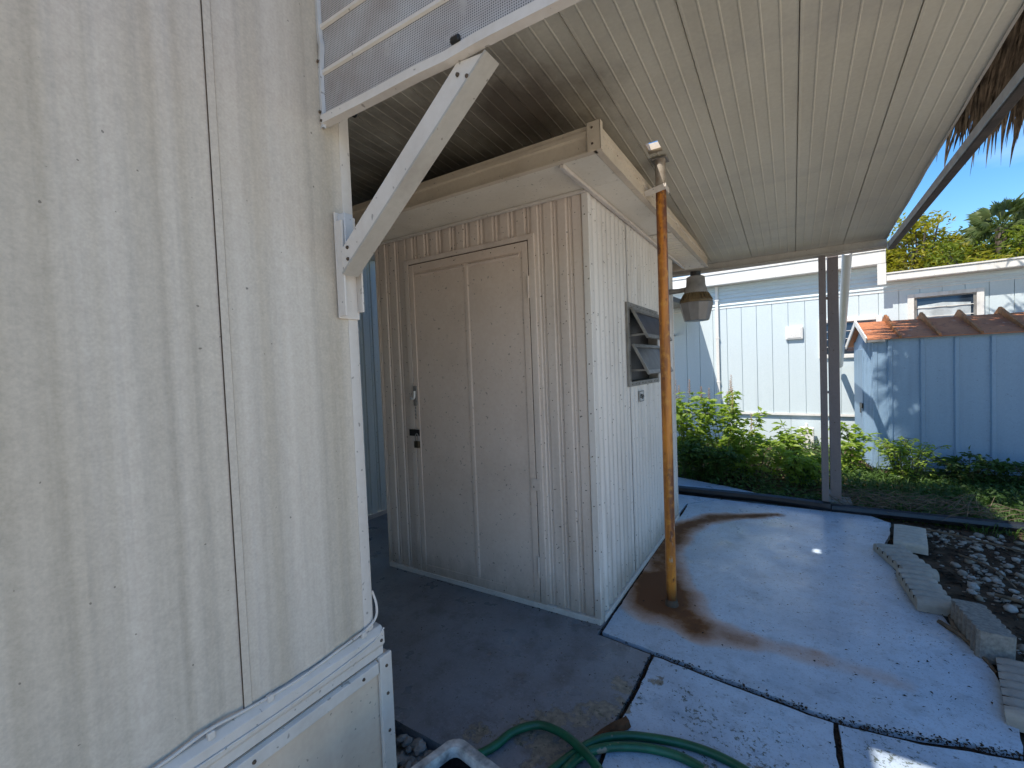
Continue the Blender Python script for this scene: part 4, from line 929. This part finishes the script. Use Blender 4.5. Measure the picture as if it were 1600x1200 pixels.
q = MB().box(-4.1, 1.15, -.17, 3.5, 2.602, 2.64); q.build('roof', 'house_trim', nh); q = MB().box(1.152, 5.9, -.17, 3.5, 2.287, 2.305); q.build('roof', 'house_trim', nh)
q = MB().box(1.06, 1.15, -.163, -.16, 2.16, 2.43); q.build('fascia_end', 'house_trim', nh)
MB().box(-4.1, 5.9, .04, 3.4, -.05, 2.19).build('body', 'house', nh)
for a, b_ in ((-4.1, -.9), (-.9, .05), (.05, 1.0), (1.0, 2.4), (2.4, 5.9)): MB().box(a + .004, b_, .02, .05, -.06, .43).build('skirting', 'house', nh)
MB().box(-4.1, 5.9, -.015, .03, .40, .428).build('bottom_trim', 'house_trim', nh)
for (wa, wb, za, zb), nlv in ((W1, 4), (W2, 4)):
    f = MB()
    for a, b_, z0, z1 in ((wa - .03, wa + .035, za - .04, zb + .03), (wb - .035, wb + .03, za - .04, zb + .03), (wa + .035, wb - .035, zb - .02, zb + .03), (wa + .035, wb - .035, za - .04, za + .01)): f.box(a, b_, -.03, .012, z0, z1)
    wo = f.build('window', 'house_trim', nh, bevel=.004)
    f = MB()
    for a, b_, z0, z1 in ((wa + .036, wa + .062, za + .011, zb - .021), (wb - .062, wb - .036, za + .011, zb - .021), (wa + .062, wb - .062, zb - .034, zb - .021)): f.box(a, b_, -.012, .01, z0, z1)
    f.build('jamb', 'steel', wo)
    for i in range(nlv):
        z0 = za + .012 + (zb - za - .05) * i / nlv; z1 = za + .012 + (zb - za - .05) * (i + 1) / nlv
        q = MB(); q.add([(wa + .062, -.006, z0), (wb - .062, -.006, z0), (wb - .062, .004, z1), (wa + .062, .004, z1)], [(0, 1, 2, 3)]); q.build('pane', 'glass', wo, solid=.004)
        MB().box(wa + .062, wb - .062, -.029, -.0225, z0 - .004, z0 + .004).build('louvre_bar', 'house_trim', wo)
    if wa == W1[0]:
        for off, x0, x1 in ((0, wa + .07, (wa + wb) / 2 - .01), (1, (wa + wb) / 2 - .02, wb - .085)):
            q = MB(); n = 14
            for j in range(9):
                for i in range(n + 1):
                    u_ = i / n; v_ = j / 8; x = x0 + (x1 - x0) * u_; zt = zb - .105 - .025 * (u_ if off else 1 - u_)
                    q.v.append((x, -.0175 - .002 * math.sin(u_ * 9 + v_ * 3 + off) - .002 * noise.noise(Vector((x * 12, v_ * 4, off))), zt - (zt - za - .03) * v_))
            for j in range(8):
                for i in range(n): a = j * (n + 1) + i; q.f.append((a, a + 1, a + n + 2, a + n + 1))
            q.build('plastic_drape', 'curtain', wo, smooth=True)
q = MB().box(.005, .225, -.035, -.001, 1.515, 1.705); vb = q.build('vent_box', 'house_trim', nh, bevel=.012)
MB().box(.03, .2, -.040, -.0355, 1.54, 1.68).build('vent_cover', 'house_trim', vb, bevel=.004)
MB().box(-.95, -.905, -.04, -.003, .35, 2.43).build('downspout', 'house_trim', nh, bevel=.006)
for z in (.9, 1.6, 2.2): MB().box(-.957, -.898, -.043, -.002, z, z + .02).build('downspout_strap', 'house_trim', nh)
q = MB(); q.tube([(.25, -.10, -.05), (.25, -.10, .30)], .02, 8); q.box(.16, .34, -.2, -.05, -.06, .24); q.build('meter_box', 'house_trim', nh, bevel=.01)
aw = thing('flat_awning', (-2.3, 7.5, 2.1), 'thin grey awning on the neighbour wall seen left behind the lamp', 'awning', None, math.atan2(-.07, .9975), True)
aw.location = P0
MB().box(-4.0, -1.29, -1.25, -.006, 2.155, 2.185).build('awning_sheet', 'steel', aw)
MB().box(-4.0, -1.29, -1.28, -1.252, 2.13, 2.195).build('awning_edge', 'dark_metal', aw)
MB().box(-1.288, -1.27, -1.28, -.006, 2.13, 2.195).build('awning_edge', 'dark_metal', aw)
MB().bar((-1.6, -.012, 1.7), (-1.6, -1.2, 2.145), .02, .02).build('awning_strut', 'steel', aw)
pv = MB().tube([(.400, 4.68, 2.115), (.56, 7.70, 1.12)], .036, 14)
tag(pv.build('drain_pipe', 'pvc', smooth=True), 'white plastic drain pipe sloping from the carport beam behind the posts', 'pipe')

# ================================================================== VEGETATION
def leaf(mb, p, d, n, l, w_):
    d = d.normalized(); s_ = d.cross(n)
    if s_.length < .01: s_ = d.orthogonal()
    s_.normalize(); n2 = s_.cross(d)
    mb.add([p, p + d * l * .4 + s_ * w_ / 2 + n2 * w_ * .15, p + d * l - n2 * l * .12, p + d * l * .4 - s_ * w_ / 2 + n2 * w_ * .15], [(0, 1, 2), (0, 2, 3)])
def rv(z=0): return Vector((random.gauss(0, 1), random.gauss(0, 1), random.gauss(0, 1) + z)).normalized()
def shrub(base, h, rad, nst, label, spikes=0, lw=.035, mat='leaf', dens=1.0):
    t = thing('weed_shrub', base, label, 'shrub', 'leafy weed shrubs in front of the neighbour home'); st_ = MB(); lf = MB(); tips = []
    for k in range(nst):
        a = random.uniform(0, 6.28); rr = rad * math.sqrt(random.random()); hh = h * random.uniform(.55, 1.0) * (1 - .3 * rr / rad)
        b0 = Vector(base) + Vector((math.cos(a) * rr * .45, math.sin(a) * rr * .35, -.06)); tip = Vector(base) + Vector((math.cos(a) * rr * 1.15, math.sin(a) * rr * .9, hh))
        mid = b0.lerp(tip, .5) + Vector((random.gauss(0, .03), random.gauss(0, .03), .05)); P = sm([b0, mid, tip], 5); st_.tube(P, [.006 * (1 - .075 * i) for i in range(len(P))], 5); tips.append(tip)
        for i, p in enumerate(P[2:]):
            for q in range(int((2 if i < 7 else 3) * dens)):
                d = rv(.15); d.z = abs(d.z) * .5 - .1; br_ = p + d * random.uniform(.02, .10); st_.tube([p, br_], [.002, .001], 3, False)
                for e_ in range(3):
                    dd = (d + rv() * .8); dd.z = dd.z * .4 - .05; leaf(lf, br_ + rv() * .012, dd, Vector((0, 0, 1)) + rv() * .5, lw * random.uniform(.9, 1.9), lw * random.uniform(.6, 1.0))
    st_.build('stem', 'stem', t); lf.build('foliage', mat, t)
    tips.sort(key=lambda p: -p.z)
    for p in tips[:spikes]:
        sp = MB(); L = random.uniform(.13, .24); sp.tube([p - Vector((0, 0, .02)), p + Vector((.005, 0, L))], [.002, .001], 4)
        for i in range(26):
            z = L * i / 26; a = i * 2.4; d = Vector((math.cos(a), math.sin(a), .5)); leaf(sp, p + Vector((0, 0, z)), d, Vector((0, 0, 1)), .034 * (1.1 - z / L * .6), .016)
        sp.build('flower_spike', 'flower', t)
    return t
shrub((-1.02, 5.55, 0), 1.14, .26, 17, 'tallest leafy weed shrub with dry flower spikes, just right of the rusty pole', 5, .060)
shrub((-.62, 5.62, 0), 1.02, .28, 15, 'bushy weed shrub with pale flower spikes, between the tallest shrub and the sunny gap', 4, .060)
shrub((-.36, 5.45, 0), .56, .22, 8, 'thinner weed shrub leaning out right of the flowering shrubs', 1, .062)
shrub((-.85, 5.15, 0), .46, .30, 18, 'low dark leafy shrub in front of the tall flowering shrubs', 0, .055, 'leaf_dark')
shrub((-.02, 5.95, 0), .56, .24, 10, 'sunlit light green shrub left of the carport posts', 0, .056, 'leaf')
shrub((.14, 5.35, 0), .36, .24, 13, 'low shrub growing right behind the foot of the carport posts', 0, .052, 'leaf')
shrub((.52, 6.15, 0), .66, .16, 7, 'spindly weed between the posts and the low metal shed door', 0, .056, 'leaf')
shrub((.98, 5.95, 0), .44, .24, 20, 'feathery green shrub against the left end of the metal shed', 0, .030, 'leaf')
shrub((1.45, 6.05, 0), .26, .26, 16, 'dark low weed clump below the ribbed wall of the metal shed', 0, .036, 'leaf_dark')
shrub((2.0, 5.95, 0), .24, .30, 16, 'rightmost dark weed clump along the metal shed', 0, .04, 'leaf_dark')
gc = MB()
def gh(x, y): return .10 + .10 * max(0, noise.noise(Vector((x * 2, y * 2, 3)))) + (.04 if y > 5 and x < .6 else 0)
for k in range(30000):
    x = random.uniform(-1.6, 3.6); y = 4.5 + (7.75 - 4.5) * random.random() ** 1.25
    if x < -.1 and y < 4.55 + (-.1 - x) * .55 + .1 * noise.noise(Vector((x * 4, 0, 0))): continue
    if x > .55 and y > 6.35: continue
    if y < 4.62 and random.random() < .4: continue
    if noise.noise(Vector((x * 2.6, y * 2.6, 8))) < -.38: continue
    z = random.random() * gh(x, y); d = rv(); d.z = d.z * .35 + .1
    leaf(gc, Vector((x, y, -.06 + z)), d, Vector((0, 0, 1)) + rv() * .6, random.uniform(.02, .055), random.uniform(.014, .03))
tag(gc.build('ground_cover', 'leaf_dark'), 'low dense green weeds covering the yard', None, None, 'stuff')
gs = MB()
for k in range(9000):
    x = random.uniform(.45, 3.6); y = random.uniform(4.25, 6.4)
    if y < 4.5 and (noise.noise(Vector((x * 3, y * 3, 2))) < .05 or x < .9): continue
    a = random.uniform(0, 6.28); l = random.uniform(.05, .16); p = Vector((x, y, -.06)); b_ = Vector((math.cos(a), math.sin(a), 0))
    s_ = Vector((-b_.y, b_.x, 0)) * .0035; m1 = p + b_ * l * .3 + Vector((0, 0, l * .6)); t = p + b_ * l * .85 + Vector((0, 0, l * .75))
    gs.add([p - s_, p + s_, m1 + s_ * .8, m1 - s_ * .8, t], [(0, 1, 2, 3), (3, 2, 4)])
tag(gs.build('grass', 'leaf_dark'), 'shaded uncut grass in front of the metal shed', None, None, 'stuff')

def crown(mb, c, r, n, lsize, clumps=40, droop=0.0, asp=.45):
    cl = []
    for k in range(clumps):
        d = rv(); cl.append((Vector((d.x * r[0], d.y * r[1], d.z * r[2])) * random.uniform(.45, 1.0), random.uniform(.16, .34)))
    for k in range(n):
        o_, q = random.choice(cl); p = Vector(c) + o_ + rv() * (q * max(r) * random.random() ** .5)
        d = rv(); d.z = d.z * .6 - droop; leaf(mb, p, d, rv(.8), lsize * random.uniform(.7, 1.5), lsize * asp * random.uniform(.8, 1.2))
    return cl
def tree(name, base, h, crowns, n, lsize, mat, label, cat='tree', tr=.14, droop=0.0, asp=.45, clumps=40):
    t = thing(name, base, label, cat, 'trees beyond the neighbour home'); tk = MB(); lf = MB(); b0 = Vector(base)
    top = b0 + Vector((0, 0, h)); tk.tube(sm([b0 - Vector((0, 0, .1)), b0 + Vector((.1, .05, h * .5)), top], 5), [tr * (1 - .06 * i) for i in range(11)], 8)
    for c, r in crowns:
        cl = crown(lf, c, r, n, lsize, clumps, droop, asp)
        for o_, q in cl[::2]:
            e_ = Vector(c) + o_; m1 = top.lerp(e_, .5) + Vector((0, 0, -.1 * h * .3)); tk.tube(sm([top - Vector((0, 0, h * .25 * random.random())), m1, e_], 3), [tr * .35 * (1 - .12 * i) for i in range(7)], 5, False)
    tk.build('trunk', 'trunk', t); lf.build('crown', mat, t); return t
tree('broadleaf_tree', (2.9, 15.9, 0), 2.9, [((2.75, 15.8, 4.0), (1.0, .9, .75)), ((3.6, 16.2, 3.7), (.8, .8, .6)), ((2.1, 15.6, 3.4), (.6, .7, .6))], 2600, .12, 'leaf_yellow', 'yellow green broadleaf tree just right of the carport roof corner')
tree('broadleaf_tree', (4.3, 15.6, 0), 2.3, [((4.2, 15.2, 3.45), (1.5, .7, .45)), ((5.6, 15.6, 3.5), (1.2, .7, .45))], 2600, .13, 'leaf_mid', 'mid green tree low along the neighbour roof with yellow tips', droop=.2, asp=.35)
tree('broadleaf_tree', (6.2, 18.2, 0), 3.4, [((6.1, 18.0, 4.75), (.9, .8, .65)), ((6.9, 18.0, 4.3), (1.2, .8, .9)), ((4.9, 17.6, 4.2), (1.0, .8, .7))], 2600, .13, 'leaf_deep', 'dark green tree at the right edge behind the spiky palm')
tree('broadleaf_tree', (-.5, 17.5, 0), 2.6, [((-.6, 17.3, 3.55), (2.2, .9, .55)), ((.9, 17.0, 3.7), (1.2, .9, .5))], 2200, .13, 'leaf_mid', 'green tree mostly hidden behind the neighbour roof left of the posts')
yl = thing('tip_foliage', (4.6, 14.6, 0), 'sunlit yellow leaved bush showing just over the neighbour roof', 'bush', 'trees beyond the neighbour home')
lf = MB(); crown(lf, (4.3, 14.4, 3.0), (1.5, .5, .35), 1500, .14, 30, .3, .3); crown(lf, (5.9, 14.8, 3.1), (1.1, .5, .3), 900, .14, 20, .3, .3); lf.build('crown', 'leaf_yellow', yl)
yt = MB()
for k in range(7): yt.tube([(4.6, 14.6, -.1), (3.2 + .45 * k, 14.4, 3.0)], [.06, .015], 6)
yt.build('trunk', 'trunk', yl)
# bare reddish tree
bt = thing('bare_tree', (2.75, 17.0, 0), 'bare reddish twiggy tree above the yellow green crown', 'tree', 'trees beyond the neighbour home'); q = MB()
def branch(p, d, l, r_, lev):
    e_ = p + d * l; q.tube([p, p.lerp(e_, .5) + rv() * l * .05, e_], [r_, r_ * .8, r_ * .6], 5, False)
    if lev:
        for k in range(3): branch(p.lerp(e_, random.uniform(.55, 1)), (d + rv(.2) * .75).normalized(), l * .68, r_ * .6, lev - 1)
branch(Vector((2.75, 17.0, -.1)), Vector((0, 0, 1)), 3.3, .09, 0)
for k in range(5): branch(Vector((2.75, 17.0, 3.1)), Vector((random.uniform(-.6, .6), random.uniform(-.5, .5), 1)).normalized(), .75, .045, 4)
q.build('trunk', 'red_twig', bt)
# spiky fan palm
pm_ = thing('fan_palm', (4.35, 15.7, 0), 'spiky grey green palm crown rising above the trees on the right', 'palm', 'trees beyond the neighbour home'); q = MB()
q.tube(sm([(4.38, 15.7, -.1), (4.33, 15.7, 2.0), (4.35, 15.7, 4.2)], 4), .11, 8); q.build('trunk', 'trunk', pm_)
for k in range(34):
    a = k * 2.4; el = random.uniform(-.35, 1.35); d = Vector((math.cos(a) * math.cos(el), math.sin(a) * math.cos(el), math.sin(el))); c0_ = Vector((4.35, 15.7, 4.2)); e_ = c0_ + d * random.uniform(.25, .45)
    q = MB(); q.tube([c0_, e_], [.012, .008], 4); sd = d.orthogonal().normalized(); s2 = d.cross(sd)
    for j in range(15):
        t = (j - 7) / 7 * 1.25; dd = d * math.cos(t) + sd * math.sin(t); L = random.uniform(.35, .5) * (1 - .2 * abs(t)); n_ = s2; w_ = .022
        m1 = e_ + dd * L * .6; tp = e_ + dd * L + Vector((0, 0, -.10)); cr = dd.cross(n_).normalized() * w_
        q.add([e_, m1 + cr, tp, m1 - cr], [(0, 1, 2), (0, 2, 3)])
    q.build('frond', 'leaf_palm', pm_)

# ================================================================== THATCHED HUT (upper right)
HC = Vector((2.14, 4.62, 0)); HR, HE, HA = 1.98, 3.80, 5.05
hut = thing('thatched_hut', (HC.x, HC.y, 0), 'dry brown palm thatched hut roof hanging over the upper right corner', 'hut')
MB().tube([(HC.x, HC.y, -.1), (HC.x, HC.y, HA - .1)], .09, 12).build('centre_post', 'pole_wood', hut, smooth=True)
for k in range(14):
    a = 2 * math.pi * k / 14; MB().tube([(HC.x, HC.y, HA - .12), (HC.x + HR * .97 * math.cos(a), HC.y + HR * .97 * math.sin(a), HE - .02)], .028, 7).build('rafter', 'pole_wood', hut)
q = MB(); n = 56
for i in range(7):
    r_ = HR * .96 * (i + .05) / 6.05
    for k in range(n):
        a = 2 * math.pi * k / n; rr = r_ * (1 + (.03 * noise.noise(Vector((math.cos(a) * 4, math.sin(a) * 4, i))) if i == 6 else 0)); q.v.append((HC.x + rr * math.cos(a), HC.y + rr * math.sin(a), HE + .05 + (HA - HE) * (1 - r_ / HR)))
for i in range(6):
    for k in range(n):
        if i >= 3 and random.random() < .16: continue
        a = i * n + k; b_ = i * n + (k + 1) % n; q.f.append((a, b_, b_ + n, a + n))
q.build('thatch_mat', 'thatch_back', hut)
def strip(mb, p, d, L, w_, curl):
    sd = Vector((-d.y, d.x, 0)).normalized(); sd = (sd + Vector((0, 0, random.uniform(-.3, .3)))).normalized(); P = []
    n_ = 5
    for i in range(n_ + 1):
        t = i / n_; c_ = p + d * (L * t * (1 - .35 * t)) + Vector((0, 0, -L * curl * t * t)); ww = w_ * (1 - t) ** .55 * .5 + .0015; tw_ = sd * math.cos(t * 1.2) + d.cross(sd) * math.sin(t * 1.2) * .5
        P += [c_ - tw_ * ww, c_ + tw_ * ww]
    mb.add(P, [(2 * i, 2 * i + 1, 2 * i + 3, 2 * i + 2) for i in range(n_)])
th = MB()
for k in range(6200):
    a = random.uniform(0, 6.283); t = random.random() ** .6; r_ = HR * t; d = Vector((math.cos(a), math.sin(a), -.62)); p = Vector((HC.x + r_ * math.cos(a), HC.y + r_ * math.sin(a), HE + .05 + (HA - HE) * (1 - t) + random.uniform(-.12, .03)))
    d = (d + Vector((random.gauss(0, .12), random.gauss(0, .12), random.gauss(0, .1)))); strip(th, p, d, random.uniform(.28, .6), random.uniform(.025, .06), random.uniform(.2, .8))
tag(th.build('thatch', 'thatch', hut), None, None, None, 'stuff')
for k in range(230):
    a = R(random.uniform(55, 140)); r_ = HR * random.uniform(.86, .99); p = Vector((HC.x + r_ * math.cos(a), HC.y + r_ * math.sin(a), HE + .02 + (HA - HE) * (1 - r_ / HR)))
    d = Vector((math.cos(a) * .55, math.sin(a) * .55, -.75)) + Vector((random.gauss(0, .13), random.gauss(0, .13), 0))
    q = MB(); strip(q, p, d, random.uniform(.2, .55), random.uniform(.015, .06), random.uniform(.3, 1.1)); q.build('palm_strip', 'thatch_pale' if random.random() < .45 else 'thatch', hut)
